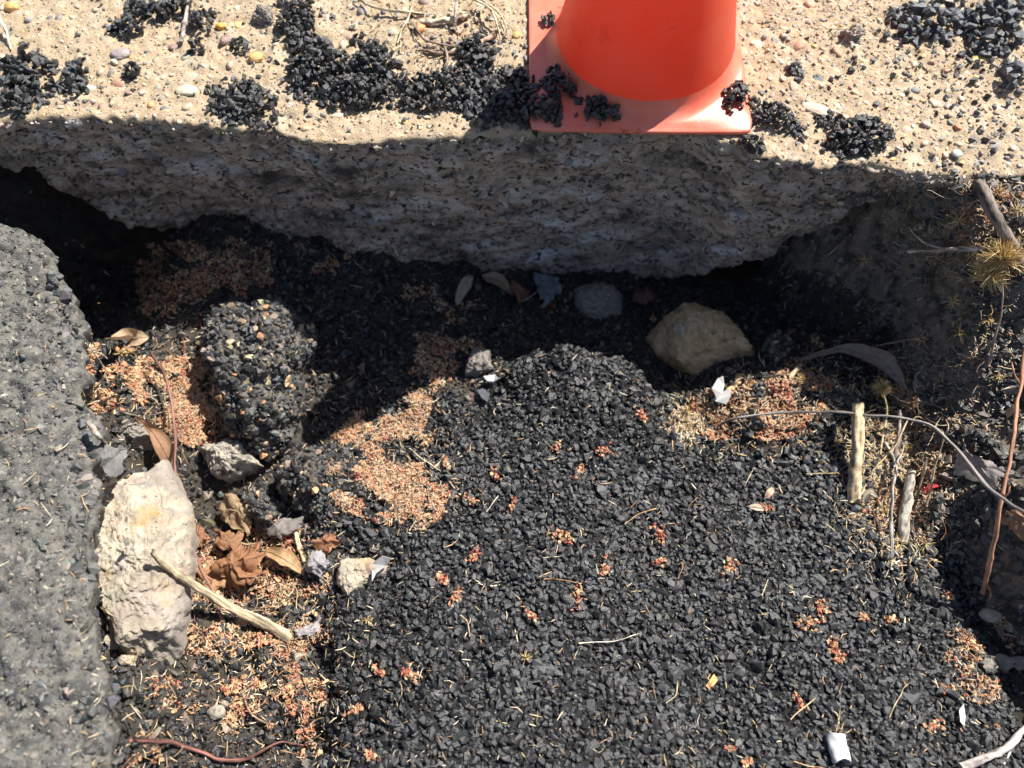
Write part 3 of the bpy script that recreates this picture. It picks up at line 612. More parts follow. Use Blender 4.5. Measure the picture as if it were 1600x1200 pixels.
for lbl, pts in (('loose dark grey chip on the fine pebbled pavement right of the cone', [(1330, 108), (1365, 95), (1405, 92), (1440, 100), (1475, 118), (1500, 105), (1520, 125), (1545, 150), (1420, 120), (1395, 118), (1480, 150), (1525, 175), (1490, 165), (1562, 108), (1500, 180), (1555, 190), (1590, 200), (1350, 105), (1300, 125), (1460, 80), (1555, 235), (1535, 205), (1575, 160), (1225, 60), (1230, 50)]),):
    for a, b in pts:
        p = at(a, b, .004); V, T = ANG[random.randrange(14)]; R = rotm(1, .3)[0]
        o = place('stone_chip', (V*np.array([.0085, .006, .0048])*random.uniform(.7, 1.2))@R.T+p, T, M['stone_o'], False, random.choice(GR), label=lbl, cat='stone', group='loose grey chips on the pavement')

st = []
for a, b, ra, rb, k in ((50, 125, 70, 50, 40), (120, 128, 40, 40, 16), (255, 18, 80, 30, 50), (465, 40, 60, 55, 50), (385, 165, 80, 40, 45), (540, 120, 150, 70, 120), (690, 145, 120, 60, 90), (760, 90, 60, 60, 60), (800, 160, 90, 60, 60), (1205, 185, 60, 35, 30), (1345, 218, 90, 45, 40), (1450, 50, 90, 55, 90), (1560, 60, 80, 80, 110), (1500, 140, 110, 60, 60), (640, 70, 120, 60, 60), (1300, 90, 120, 60, 30)):
    for _ in range(k*3):
        p = at(a+random.gauss(0, .55)*ra, b+random.gauss(0, .55)*rb, 0)
        if p[1] > edge_y(p[:1])[0]+.003 and not (abs(p[0]-.217) < .19 and abs(p[1]-1.113) < .19): st.append(p+[0, 0, pav_z(p[:1], p[1:2])[0]+.001])
st = np.array(st); n = len(st)
scatter('loose_crumbs', pave, ANG, st, np.clip(rng.lognormal(np.log(.0022), .65, n), .0007, .008), palette(n, BLACK+[(.08, .075, .07)], [3, 4, 3, 1, 2, 2], .2), M['stone_a'], None, 0, .7, .6)

# ------------------------------------------------------------------ rocks and chunks
def worley(V, n, seed):
    r = np.random.default_rng(seed); pts = V[r.integers(0, len(V), n)]+r.normal(0, .004, (n, 3)); D = np.sqrt(((V[:, None]-pts[None])**2).sum(-1))
    o = np.argsort(D, 1)[:, :2]; i = np.arange(len(V)); return D[i, o[:, 0]], D[i, o[:, 1]], o[:, 0]
CELLS = None
def lump(poly, zb, hgt, seed, rough=.006, cells=0, crev=.004, cuts=16, nr=40, nb=130, p=2.2, bumps=0, skirt=.06, tilt=(0, 0), freq=22):
    B = np.array([at(a, b, zb) for a, b in poly]); B = np.vstack([B, B[:1]])
    L = np.r_[0, np.cumsum(np.linalg.norm(np.diff(B, axis=0), axis=1))]; u = np.linspace(0, L[-1], nb, endpoint=False)
    P = np.c_[np.interp(u, L, B[:, 0]), np.interp(u, L, B[:, 1])]; P = (P+np.roll(P, 1, 0)*.5+np.roll(P, -1, 0)*.5)/2
    c = P.mean(0); V = [np.c_[c+(P-c)*.86, np.full(nb, zb-skirt)], np.c_[c+(P-c)*.98, np.full(nb, zb-skirt*.35)]]
    for r in np.linspace(1, .02, nr): V.append(np.c_[c+(P-c)*r, np.full(nb, zb+hgt*(1-r**p)**(1/1.8))+((P-c)*r)@np.array(tilt)])
    V = np.vstack(V)
    rc = np.random.default_rng(seed+77); mid = np.r_[c, zb]
    for _ in range(cuts):                                    # broken flats
        nn = rc.normal(size=3); nn[2] = abs(nn[2])*.8+.35; nn /= np.linalg.norm(nn); t = (V-mid)@nn; dd = np.quantile(t, rc.uniform(.90, .985)); V = V-np.outer(np.maximum(t-dd, 0)*.93, nn)
    out = V-np.r_[c, zb+hgt*.1]; out /= np.linalg.norm(out, axis=1)[:, None]+1e-6
    d = rough*fbm(V, freq, 4, seed, .6)+.0035*fbm(V, 75, 4, seed+40, .65)+.0014*fbm(V, 190, 3, seed+41, .7)-.009*np.maximum(np.abs(fbm(V, freq*1.6, 2, seed+60))*-1+.12, 0)/.12*.5
    if bumps:
        r = np.random.default_rng(seed); bc = V[r.integers(2*nb, len(V), bumps)]; br = r.uniform(.012, .034, bumps)
        for k in range(bumps): q = np.clip(1-((V-bc[k])**2).sum(1)/br[k]**2, 0, 1); d = np.maximum(d, d*.5+rough*1.1*np.sqrt(q)*(q > 0)-rough*.1) if True else d
    global CELLS
    if cells:
        w_ = V+.006*np.c_[fbm(V, 40, 3, 7), fbm(V, 40, 3, 8), fbm(V, 40, 3, 9)]; f1, f2, CELLS = worley(w_, cells, seed); CELLS = np.r_[CELLS, 0]
        hj = np.random.default_rng(seed+1).uniform(-1, 1, cells); d = d*.6-crev*np.exp(-(f2-f1)/.0035)+crev*.35*hj[CELLS[:-1]]*sstep(0, .004, f2-f1)
    V = V+out*d[:, None]; V = np.vstack([V, [[*c, V[-nb:, 2].mean()]]])
    T = quads(nr+2, nb, True); ti = len(V)-1; last = (nr+1)*nb
    tris = np.vstack([T[:, [0, 1, 2]], T[:, [0, 2, 3]], np.array([[last+i, ti, last+(i+1) % nb] for i in range(nb)])])[:, ::-1]
    return V, tris
def rock(name, m, label, cat='rock', **k):
    cc = k.pop('ccol', None); V, T = lump(**k); cols = None
    if cc: cols = palette(k['cells'], *cc)[CELLS]*(1+.12*fbm(V, 30, 3, 5))[:, None]
    return place(name, V, T, M[m], True, label=label, cat=cat, cols=cols)
big = rock('limestone_rock', 'limestone', 'big pale cream boulder of broken old concrete wedged beside the road edge', cuts=22, poly=[(158, 745), (172, 712), (206, 680), (258, 690), (286, 752), (298, 830), (299, 900), (287, 960), (278, 1020), (262, 1075), (240, 1120), (212, 1125), (188, 1085), (166, 1030), (150, 960), (143, 870), (150, 800)], zb=-.255, hgt=.062, seed=5, rough=.013, bumps=0, nr=90, nb=240, p=5.0, freq=30, cells=45, crev=.0012, ccol=([(.40, .345, .27), (.37, .315, .25), (.34, .30, .255), (.43, .37, .285), (.40, .30, .20), (.30, .275, .245)], [5, 5, 3, 3, 1.2, 1.2], .05))
rock('tan_rock', 'tanrock', 'tan ochre rock with dark specks half in shade below the kerb face', poly=[(1002, 510), (1020, 488), (1060, 478), (1100, 474), (1122, 490), (1150, 520), (1188, 560), (1170, 572), (1130, 578), (1100, 590), (1060, 575), (1020, 545)], zb=-.42, hgt=.075, seed=9, rough=.013, p=2.6, freq=24, nr=70, nb=200, cells=26, crev=.004, tilt=(0, -.1))
rock('grey_rock', 'greyrock', 'rounded grey rock deep in the shade under the kerb face', poly=[(880, 470), (900, 452), (945, 446), (978, 462), (982, 490), (955, 512), (910, 508), (885, 492)], zb=-.44, hgt=.05, seed=12, rough=.008, cells=30, crev=.003)
rock('flat_stone', 'greyrock', 'flat upright brown grey stone in the shade left of the stone mound', poly=[(722, 592), (730, 560), (752, 538), (768, 545), (765, 570), (772, 576), (745, 588)], zb=-.375, hgt=.03, seed=14, rough=.006, cells=8, crev=.004, p=4, skirt=.03)
rock('concrete_chunk', 'whiterock', 'rough pale concrete chunk below the lone asphalt mound', poly=[(306, 705), (325, 690), (352, 686), (385, 690), (402, 705), (412, 722), (385, 735), (350, 750), (330, 738)], zb=-.355, hgt=.04, seed=15, rough=.010, freq=34, cells=40, crev=.004)
rock('concrete_chunk', 'limestone', 'buff concrete chunk showing at the left edge of the broken asphalt', poly=[(520, 905), (525, 878), (555, 868), (592, 872), (622, 880), (600, 896), (575, 912), (540, 935)], zb=-.345, hgt=.014, seed=16, rough=.006, cells=6, crev=.0015, ccol=([(.45, .38, .29), (.40, .34, .27)], [1, 1], .06), freq=34)
rock('soil_lump', 'tanrock', 'crusty ochre soil lump between the tan rock and the bent grey twig', cat='soil lump', poly=[(1100, 650), (1120, 600), (1160, 580), (1210, 600), (1240, 640), (1220, 672), (1180, 684), (1130, 676)], zb=-.385, hgt=.035, seed=18, rough=.012, freq=30)
rock('grey_cobble', 'greyrock', 'dark grey cobble under the folded brown leaf', poly=[(180, 690), (205, 660), (235, 662), (240, 690), (215, 705)], zb=-.30, hgt=.03, seed=19, rough=.006)
rock('grey_cobble', 'greyrock', 'grey cobble squeezed between the road edge and the lower boulder', poly=[(146, 965), (152, 945), (172, 948), (184, 975), (172, 998), (152, 995)], zb=-.26, hgt=.05, seed=20, rough=.004)
rock('round_stone', 'limestone', 'cream rounded stone against the bottom of the pale boulder', poly=[(172, 1010), (180, 985), (198, 990), (202, 1015), (185, 1025)], zb=-.265, hgt=.045, seed=21, rough=.003, cells=6, crev=.0015, ccol=([(.45, .38, .29), (.40, .34, .27)], [1, 1], .06))
rock('round_stone', 'limestone', 'whitish oval stone lowest at the foot of the pale boulder', poly=[(190, 1035), (200, 1020), (222, 1026), (220, 1042), (202, 1046)], zb=-.26, hgt=.04, seed=22, rough=.003, cells=6, crev=.0015, ccol=([(.45, .38, .29), (.40, .34, .27)], [1, 1], .06))
rock('tan_stone', 'limestone', 'small angular buff stone at the lower end of the long reddish twig', poly=[(340, 992), (350, 976), (372, 964), (376, 980), (368, 994), (350, 996)], zb=-.352, hgt=.016, seed=23, rough=.004, cells=6, crev=.0015, ccol=([(.45, .38, .29), (.40, .34, .27)], [1, 1], .06))
rock('quartz_stone', 'whiterock', 'pale quartz stone on the pavement right of the cone', poly=[(1305, 60), (1312, 45), (1335, 44), (1347, 60), (1342, 72), (1325, 82)], zb=0., hgt=.022, seed=24, rough=.006, freq=60, skirt=.01)
rock('grey_stone', 'greyrock', 'dark grey stone beside the tall black clump on the pavement', poly=[(396, 36), (402, 20), (420, 16), (430, 28), (424, 40)], zb=0., hgt=.02, seed=25, rough=.005, freq=50, skirt=.01)
def pebble_thing(px, py, lift, sx, sy, sz, m, label, ang=0., color=None, seed=1):
    p = hp(px, py, lift); V = i4[0]*(1+.12*fbm(i4[0], 1.3, 4, seed)[:, None])*[sx, sy, sz]; c, s = math.cos(ang), math.sin(ang)
    V = np.c_[V[:, 0]*c-V[:, 1]*s, V[:, 0]*s+V[:, 1]*c, V[:, 2]]+p
    return place('pebble', V, i4[1], M[m], True, color, label=label, cat='pebble')
i4 = ico(4)
pebble_thing(338, 1113, .008, .014, .012, .011, 'whiterock', 'white round pebble on the black grit left of the broken asphalt')
pebble_thing(350, 1100, .006, .007, .006, .005, 'whiterock', 'tiny pale pebble touching the white round one', seed=2)
pebble_thing(1549, 962, .008, .019, .012, .011, 'stone_o', 'buff oval pebble in the shaded gap beside the broken asphalt', -.2, (.42, .36, .27), seed=3)
pebble_thing(400, 90, .004, .013, .012, .007, 'stone_o', 'large golden orange pebble on the pavement beside the black heap', color=(.62, .36, .12), seed=4)
pebble_thing(345, 41, .004, .010, .006, .006, 'stone_o', 'bright yellow orange pebble beside the upright pavement twig', color=(.70, .40, .06), seed=5)
pebble_thing(188, 84, .003, .018, .013, .006, 'stone_o', 'big round mauve grey pebble set in the pavement', color=(.33, .27, .26), seed=6)
pebble_thing(292, 142, .003, .020, .012, .006, 'stone_o', 'translucent pale honey pebble near the pavement rim', color=(.60, .52, .38), seed=7)
pebble_thing(18, 12, .005, .014, .010, .008, 'stone_o', 'ochre pebble in the corner beside the pale blade', color=(.58, .34, .10), seed=8)
pebble_thing(1275, 170, .003, .024, .013, .005, 'stone_o', 'wide pinkish buff pebble between two black clumps right of the cone', -.5, color=(.52, .42, .31), seed=9)
pebble_thing(1495, 240, .003, .009, .009, .004, 'stone_o', 'pale green grey flat pebble near the right pavement rim', color=(.36, .38, .33), seed=10)

# lone asphalt mound left of the shadow, and a chunk tipped at the rim of the pit: tar bound stones on a lump
def stone_mound(poly, zb, hgt, seed, label, dens, cols=BLACK, p=2.6, size=.0062, rough=.012):
    V, T = lump(poly, zb, hgt, seed, rough, p=p, skirt=.08); c = V.mean(0); c[2] = V[:, 2].min()
    e = bpy.data.objects.new('asphalt_chunk', None); COL.objects.link(e); e.location = c; e.empty_display_size = .02; tag(e, label, 'asphalt chunk')
    build('core', V-c, T, M['kerbdark'], e, True)
    A = V[T]; nrm = np.cross(A[:, 1]-A[:, 0], A[:, 2]-A[:, 0]); ar = np.linalg.norm(nrm, axis=1); n = int(dens*ar.sum()/2/(size*size*.9))
    f = rng.choice(len(T), n, p=ar/ar.sum()); u = rng.random((n, 2)); fl = u.sum(1) > 1; u[fl] = 1-u[fl]
    P = A[f, 0]+(A[f, 1]-A[f, 0])*u[:, :1]+(A[f, 2]-A[f, 0])*u[:, 1:]
    k = P[:, 2] > zb-.02; P = P[k]; n = len(P); s = size*np.clip(rng.lognormal(0, .3, n), .5, 1.8); ok = thin(P, s, .47); P, s = P[ok], s[ok]*1.1
    scatter('small_stones', e, ANG, P-0, s, palette(len(P), list(cols)[:5]+[(.20, .155, .11), (.45, .24, .12), (.42, .33, .21)], [2, 4, 4, 3, 1, 1.6, .7, .9], .2), M['tar_a'], M['tar_o'], 260, .7, .9, None, 'stone', False, 'ang')
    # the joined small stones are parented, so bring them into the chunk's own space
    for ch in e.children:
        if ch.get('kind') == 'stuff': ch.data.transform(Matrix.Translation((-c[0], -c[1], -c[2])))
    return e, V, T
M['kerbdark'] = mat('dirty_tar', (.13, .115, .095), .9, 60, .5, 1., 300, dark=((.02, .02, .02), 40, .5, .6))
stone_mound([(330, 515), (345, 492), (400, 480), (455, 484), (488, 502), (492, 530), (470, 565), (460, 610), (466, 660), (474, 705), (430, 712), (385, 696), (348, 655), (334, 600), (318, 560)], -.355, .098, 33, 'lone black asphalt mound half lit between two shadows', .9, BLACK+[(.09, .07, .05)], p=8, rough=.016)
stone_mound([(440, 720), (475, 700), (510, 705), (525, 745), (520, 790), (470, 800), (435, 775)], -.37, .05, 35, 'glossy tar chunk below the lone mound beside the orange husks', .95)
stone_mound([(420, 760), (440, 800), (420, 830), (380, 800), (390, 765)], -.385, .035, 36, 'small dark tar chunk above the crumpled leaves', .8)
stone_mound([(1150, 640), (1165, 608), (1200, 600), (1225, 618), (1215, 648), (1180, 660)], -.355, .03, 37, 'shiny tar chunk on the ochre soil lump', .95, size=.005)
stone_mound([(1260, 650), (1270, 625), (1310, 605), (1345, 625), (1340, 660), (1290, 672)], -.34, .03, 38, 'black chunk above the bent grey twig beside the cut stick', .95)
stone_mound([(1200, 545), (1208, 525), (1230, 524), (1240, 545), (1228, 562), (1208, 560)], -.36, .025, 39, 'small black chunk right of the tan rock', .9, size=.005)
stone_mound([(150, 655), (170, 620), (210, 610), (235, 640), (220, 670), (180, 685)], -.32, .03, 40, 'dark tar chunk at the road foot above the grey leaf', .9)

# ------------------------------------------------------------------ twigs, sticks and stalks
def tube(P, R, ns=8, seed=0, knob=.12, cap=True):
    P = np.asarray(P); n = len(P); T = np.gradient(P, axis=0); T /= np.linalg.norm(T, axis=1)[:, None]
    h = np.array([.3, .2, .93]); V = []
    for i in range(n):
        a = np.cross(T[i], h); a /= np.linalg.norm(a)+1e-9; b = np.cross(T[i], a)
        for k in range(ns):
            t = 2*np.pi*k/ns; V.append(P[i]+(a*math.cos(t)+b*math.sin(t))*R[i])
    V = np.array(V); V += (V-np.repeat(P, ns, 0))*(knob*fbm(V, 140, 3, seed)+knob*.8*fbm(V, 45, 2, seed+5))[:, None]
    global TUBE_STREAK
    ii, kk = np.meshgrid(np.arange(n), np.arange(ns), indexing='ij'); kk = kk*2*np.pi/ns
    st = fbm(np.stack([np.cos(kk)*1.7, np.sin(kk)*1.7, ii/n*4.+seed], -1).reshape(-1, 3), 1.6, 4, seed, .7); TUBE_STREAK = np.r_[st, 0, 0]
    V += (V-np.repeat(P, ns, 0))*(.12*st)[:, None]
    f = quads(n, ns, True); V = np.vstack([V, P[:1], P[-1:]]); a, b = len(V)-2, len(V)-1; l = (n-1)*ns
    T3 = np.vstack([f[:, [0, 1, 2]], f[:, [0, 2, 3]], [[a, (k+1) % ns, k] for k in range(ns)], [[b, l+k, l+(k+1) % ns] for k in range(ns)]]); return V, T3
def path(pts, n=40):
    """pts are (px, py, lift above the ground)"""
    return catmull([hp(a, b, c) for a, b, c in pts], n)
def streaked(col, k=.85): return np.clip(np.array(col)*(1+k*TUBE_STREAK[:, None]), .01, .9)
def twig(pts, r0, r1, col, label, name='twig', cat='twig', seed=0, n=40, side=(), knob=.14, ns=8, endcol=None):
    P = path(pts, n); P = P+.0019*np.c_[fbm(P, 30, 2, seed), fbm(P, 30, 2, seed+1), fbm(P, 30, 2, seed+2)]
    R = np.linspace(r0, r1, n); rr_ = np.random.default_rng(seed)
    for _ in range(int(n/9) if max(r0, r1) < .006 else 0): R *= 1+rr_.uniform(.1, .35)*np.exp(-((np.arange(n)-rr_.uniform(0, n))/.8)**2)
    if r0 > .006 or r1 > .006: ns = 18
    V, T = tube(P, R, ns, seed, knob); c = P[0].copy()
    o = build(name, V-c, T, M['bark'], None, True, streaked(col)); o.location = c; tag(o, label, cat)
    for sp, q0, q1 in side:
        B = path(sp, 16); V, T = tube(B, np.linspace(q0, q1, 16), 6, seed+9, knob); build('side_twig', V-c, T, M['bark'], o, True, streaked(col))
    return o
RED = (.21, .105, .08); GREY = (.33, .29, .26); TAN = (.52, .40, .25); PALE = (.58, .49, .36); BRN = (.17, .12, .09)
twig([(237, 552, .05), (262, 600, .05), (274, 680, .06), (272, 740, .07), (290, 815, .06), (310, 880, .05), (335, 930, .03), (348, 976, .004)], .0028, .0020, RED, 'long thin reddish brown twig hanging past the pale boulder to the grit', seed=1, n=60)
twig([(235, 860, .128), (262, 885, .122), (295, 908, .105), (350, 942, .055), (405, 970, .028), (452, 998, .008)], .0042, .0092, (.47, .375, .24), 'thick pale straw coloured stick resting on the boulder and the grit', name='stick', cat='stick', seed=2, n=50, knob=.2, ns=10)
twig([(207, 1156, .006), (270, 1161, .01), (320, 1178, .012), (345, 1188, .012), (385, 1187, .012), (420, 1168, .014), (445, 1160, .012), (476, 1167, .006)], .0032, .0016, (.25, .11, .09), 'wavy reddish twig lying along the bottom left grit', seed=3, n=60)
twig([(378, 1083, .008), (388, 1108, .010), (405, 1124, .010), (428, 1132, .006)], .0012, .002, (.28, .17, .11), 'short curved brown twig beside a red husk clump', seed=4)
twig([(1115, 668, .004), (1160, 651, .03), (1250, 643, .05), (1340, 647, .06), (1440, 660, .06), (1490, 697, .09), (1550, 765, .1), (1625, 815, .12)], .0020, .0028, (.26, .23, .21), 'long bent grey twig crossing behind the cut stick to the right bank', seed=5, n=70)
twig([(1333, 785, .0), (1336, 740, .02), (1340, 690, .04), (1340, 630, .065)], .0115, .0095, (.50, .38, .235), 'thick cut tan stick standing up from the litter with its end sawn', name='stick', cat='stick', seed=6, knob=.1, ns=12)
twig([(1407, 640, .04), (1405, 670, .035), (1400, 725, .012)], .0032, .0046, (.33, .26, .22), 'short grey brown twig right of the cut stick', seed=7)
twig([(1383, 690, .02), (1398, 725, .02), (1395, 770, .02), (1393, 820, .014), (1394, 890, .004)], .0022, .0030, (.42, .39, .36), 'crooked pale grey twig running down from the litter onto the stones', seed=8, n=50, side=[([(1397, 730, .02), (1410, 705, .03), (1412, 690, .03)], .0018, .001)])
twig([(1424, 735, .03), (1418, 770, .025), (1415, 800, .02), (1412, 845, .006)], .0075, .0095, (.50, .44, .36), 'weathered split wooden stub between the crooked twig and fine stalks', name='stick', cat='stick', seed=9, knob=.1, ns=10)
twig([(1448, 715, .03), (1435, 770, .02), (1422, 830, .01)], .0018, .0026, (.42, .33, .26), 'fine leaning stalk right of the weathered stub', seed=10)
twig([(1475, 680, .05), (1460, 735, .03), (1448, 790, .01)], .0012, .002, TAN, 'straw coloured stalk with a frayed fan of fine tips', name='stalk', cat='stalk', seed=11, side=[([(1475, 680, .05), (1482, 668, .05), (1478, 655, .05)], .0011, .0006), ([(1475, 680, .05), (1470, 672, .05), (1452, 668, .05)], .0011, .0006), ([(1474, 683, .05), (1462, 668, .055), (1470, 652, .05)], .0011, .0006)])
twig([(1420, 655, .03), (1395, 700, .03), (1365, 735, .01), (1360, 760, .004)], .0014, .0018, TAN, 'fine straw stalk crossing behind the cut stick', name='stalk', cat='stalk', seed=12)
twig([(1610, 480, .02), (1594, 600, .05), (1585, 680, .06), (1566, 780, .07), (1550, 860, .06), (1537, 925, .03)], .0024, .0038, (.40, .20, .12), 'long reddish brown twig hanging down along the right bank', seed=13, n=60, side=[([(1566, 780, .07), (1575, 770, .07), (1578, 757, .07)], .002, .001), ([(1540, 910, .04), (1548, 925, .03), (1545, 938, .03)], .0028, .0012), ([(1594, 600, .05), (1585, 585, .05), (1580, 565, .05)], .002, .001)])
twig([(1567, 440, .02), (1563, 490, .025), (1554, 530, .02), (1545, 572, .01)], .0014, .0026, (.32, .24, .2), 'thin grey stem hanging below the dry thistle head', seed=14, n=30)
twig([(1527, 286, .012), (1545, 320, .018), (1565, 355, .02), (1592, 405, .012)], .0105, .0085, (.20, .16, .13), 'thick dark brown bark stick on the bank under the pavement rim', name='stick', cat='stick', seed=15, knob=.12, ns=12)
twig([(1420, 393, .02), (1465, 392, .022), (1500, 389, .02), (1535, 390, .012)], .0034, .0044, (.48, .38, .30), 'pale pointed twig sticking out sideways from the bank', seed=16, side=[([(1480, 389, .022), (1450, 382, .03), (1430, 368, .035), (1420, 355, .03)], .0022, .0013)])
twig([(1432, 356, .01), (1444, 350, .014)], .006, .006, (.35, .29, .21), 'short broken grey stub end poking from the bank', name='stick', cat='stick', seed=17)
twig([(294, -10, .012), (290, 30, .012), (284, 66, .006)], .0034, .0042, (.34, .28, .25), 'upright grey twig across the wide black clump on the pavement', seed=18)
twig([(-8, 12, .02), (8, 45, .015), (18, 76, .004)], .0045, .0012, (.62, .56, .47), 'pale dry blade at the left corner of the pavement', name='grass_blade', cat='grass blade', seed=19)
twig([(555, -6, .01), (580, 8, .012), (620, 18, .012), (662, 22, .006)], .0022, .003, (.52, .42, .28), 'curved straw twig at the pavement back', seed=20)
twig([(648, -4, .012), (638, 25, .01), (622, 66, .004)], .0022, .0014, (.58, .49, .34), 'thin slanting straw left of the twig pile', name='straw', cat='straw', seed=21)
twig([(656, 36, .006), (695, 32, .012), (732, 24, .008)], .0048, .0055, (.56, .47, .33), 'flat pale split stick in the twig pile', name='stick', cat='stick', seed=22, knob=.3)
twig([(716, -8, .03), (713, 20, .025), (710, 46, .008)], .003, .0028, (.36, .28, .24), 'short upright brown twig in the twig pile', seed=23)
twig([(734, 76, .006), (755, 64, .012), (776, 52, .008)], .0042, .0046, (.42, .26, .18), 'reddish peeled stick pointing at the cone', name='stick', cat='stick', seed=24)
twig([(655, 78, .006), (690, 82, .008), (725, 80, .006)], .0026, .003, (.28, .19, .14), 'dark level twig below the twig pile', seed=25)
twig([(690, 118, .006), (715, 112, .01), (745, 103, .006)], .0036, .0042, (.34, .24, .18), 'stubby brown twig on the upper edge of the black heap', seed=26)
twig([(690, 60, .01), (700, 90, .01), (692, 115, .006)], .0022, .0026, (.27, .2, .16), 'crooked dark twig under the reddish peeled stick', seed=27)
twig([(640, 30, .006), (665, 62, .012), (720, 75, .008)], .0016, .002, (.24, .17, .13), 'thin dark forked twig across the twig pile', seed=28)
for k, (a, b, c, lbl) in enumerate([((745, -5), (780, 20), (795, 58), 'outermost arched grass blade leaning to the cone'), ((735, -5), (770, 18), (788, 50), 'middle arched grass blade leaning to the cone'), ((752, -5), (772, 25), (782, 62), 'inner arched grass blade leaning to the cone')]):
    twig([(*a, .02), (*b, .025), (*c, .006)], .0022, .0012, (.60, .50, .33), lbl, name='grass_blade', cat='grass blade', seed=30+k)
twig([(1612, 1128, .03), (1590, 1150, .03), (1565, 1172, .03), (1500, 1200, .02)], .0050, .0060, (.46, .41, .37), 'grey white twig crossing the bottom right corner', seed=34, side=[([(1585, 1153, .03), (1578, 1175, .02), (1568, 1195, .01)], .0022, .0014)])
twig([(1240, 562, .02), (1300, 550, .03), (1350, 545, .03), (1400, 535, .03), (1480, 520, .01)], .0016, .0012, (.25, .18, .14), 'thin dark stem lying along the long curled leaf', seed=35)
twig([(285, 530, .02), (288, 550, .01), (287, 575, .002)], .0009, .0022, (.36, .14, .08), 'short upright red stalk in the orange husks', name='stalk', cat='stalk', seed=36)
twig([(128, 545, .01), (150, 550, .012), (165, 560, .01)], .001, .0012, PALE, 'pale straw beside the leaf in the hole', name='straw', cat='straw', seed=37)
twig([(135, 536, .02), (150, 555, .015), (160, 575, .005)], .001, .0012, PALE, 'second pale straw crossing the first near the leaf', name='straw', cat='straw', seed=38)
twig([(140, 658, .03), (155, 680, .03), (168, 695, .02)], .0048, .002, (.30, .26, .21), 'pale torn blade above the smooth grey leaf', name='grass_blade', cat='grass blade', seed=39)
twig([(180, 640, .01), (210, 650, .014), (240, 668, .008)], .0018, .0014, (.25, .2, .17), 'thin grey twig left of the folded brown leaf', seed=40)
twig([(730, 478, .01), (745, 475, .01)], .001, .001, TAN, 'tiny straw under the shaded leaf', name='straw', cat='straw', seed=41)
twig([(815, 470, .01), (840, 455, .015), (850, 440, .01)], .0014, .001, (.4, .36, .33), 'pale stem in the dark under the kerb', name='stalk', cat='stalk', seed=42)
twig([(1490, 580, .0), (1520, 575, .0)], .001, .001, TAN, 'fine straw low on the bank slope', name='straw', cat='straw', seed=43)
twig([(365, 840, .02), (385, 850, .03), (420, 845, .02)], .001, .001, TAN, 'fine looping straw over the crumpled leaves', name='straw', cat='straw', seed=44)
twig([(462, 830, .02), (475, 880, .01)], .0045, .0040, (.60, .47, .28), 'short pale stick right of the crumpled leaves', name='stick', cat='stick', seed=45)
twig([(1395, 845, .004), (1390, 870, .004)], .0012, .0012, TAN, 'tiny straw at the end of the crooked twig', name='straw', cat='straw', seed=46)
straws = [(1030, 793, 975, 818), (1075, 797, 1090, 777), (640, 700, 690, 735), (905, 1005, 1000, 990), (1260, 740, 1310, 738), (1190, 930, 1200, 905), (720, 960, 735, 995), (1060, 1065, 1040, 1100), (1235, 1125, 1275, 1092), (1060, 905, 1065, 880), (1390, 1120, 1410, 1080), (1310, 1130, 1300, 1110), (1240, 1190, 1290, 1200), (640, 830, 660, 800), (780, 775, 760, 800), (850, 905, 910, 912)]
for k, (a, b, c, d) in enumerate(straws):
    o = twig([(a, b, .008), ((a+c)/2+random.uniform(-5, 5), (b+d)/2+random.uniform(-5, 5), .012), (c, d, .008)], .0010, .0007, random.choice(STRAW), 'thin dry straw lying loose on the black crushed stones', name='straw', cat='straw', seed=60+k, n=12, ns=5)
    o['group'] = 'dry straws on the broken asphalt'

Vs, Ts, Cs, off = [], [], [], 0
for (a, b, c, d), n in (((1335, 610, 1490, 850), 170), ((1400, 295, 1600, 450), 110), ((1480, 450, 1600, 600), 40), ((1060, 560, 1420, 690), 70), ((200, 540, 360, 700), 40), ((280, 820, 520, 980), 60), ((590, 0, 800, 130), 60), ((1180, 0, 1420, 60), 40)):
    for _ in range(n):
        qx, qy = random.uniform(a, c), random.uniform(b, d); p = hit(qx, qy); an = random.uniform(0, 6.28); ln = random.uniform(.012, .045); P = []
        for t in range(7):
            an += random.gauss(0, .38); p = p+np.array([math.cos(an), math.sin(an), random.gauss(0, .3)])*ln/6; P.append(p+[0, 0, .007 if qy > 270 else .003])
        V, T = tube(np.array(P), np.linspace(random.uniform(.0005, .0012), .0004, 7), 4, 1, 0.); Vs.append(V); Ts.append(T+off); off += len(V)
        Cs.append(np.repeat((np.array(random.choice(STRAW+[(.30, .18, .11), (.36, .28, .22)]))*random.uniform(.7, 1.1))[None], len(V), 0))
build('root_fibres', np.vstack(Vs), np.vstack(Ts), M['dry_a'], None, True, np.vstack(Cs), kind='stuff')

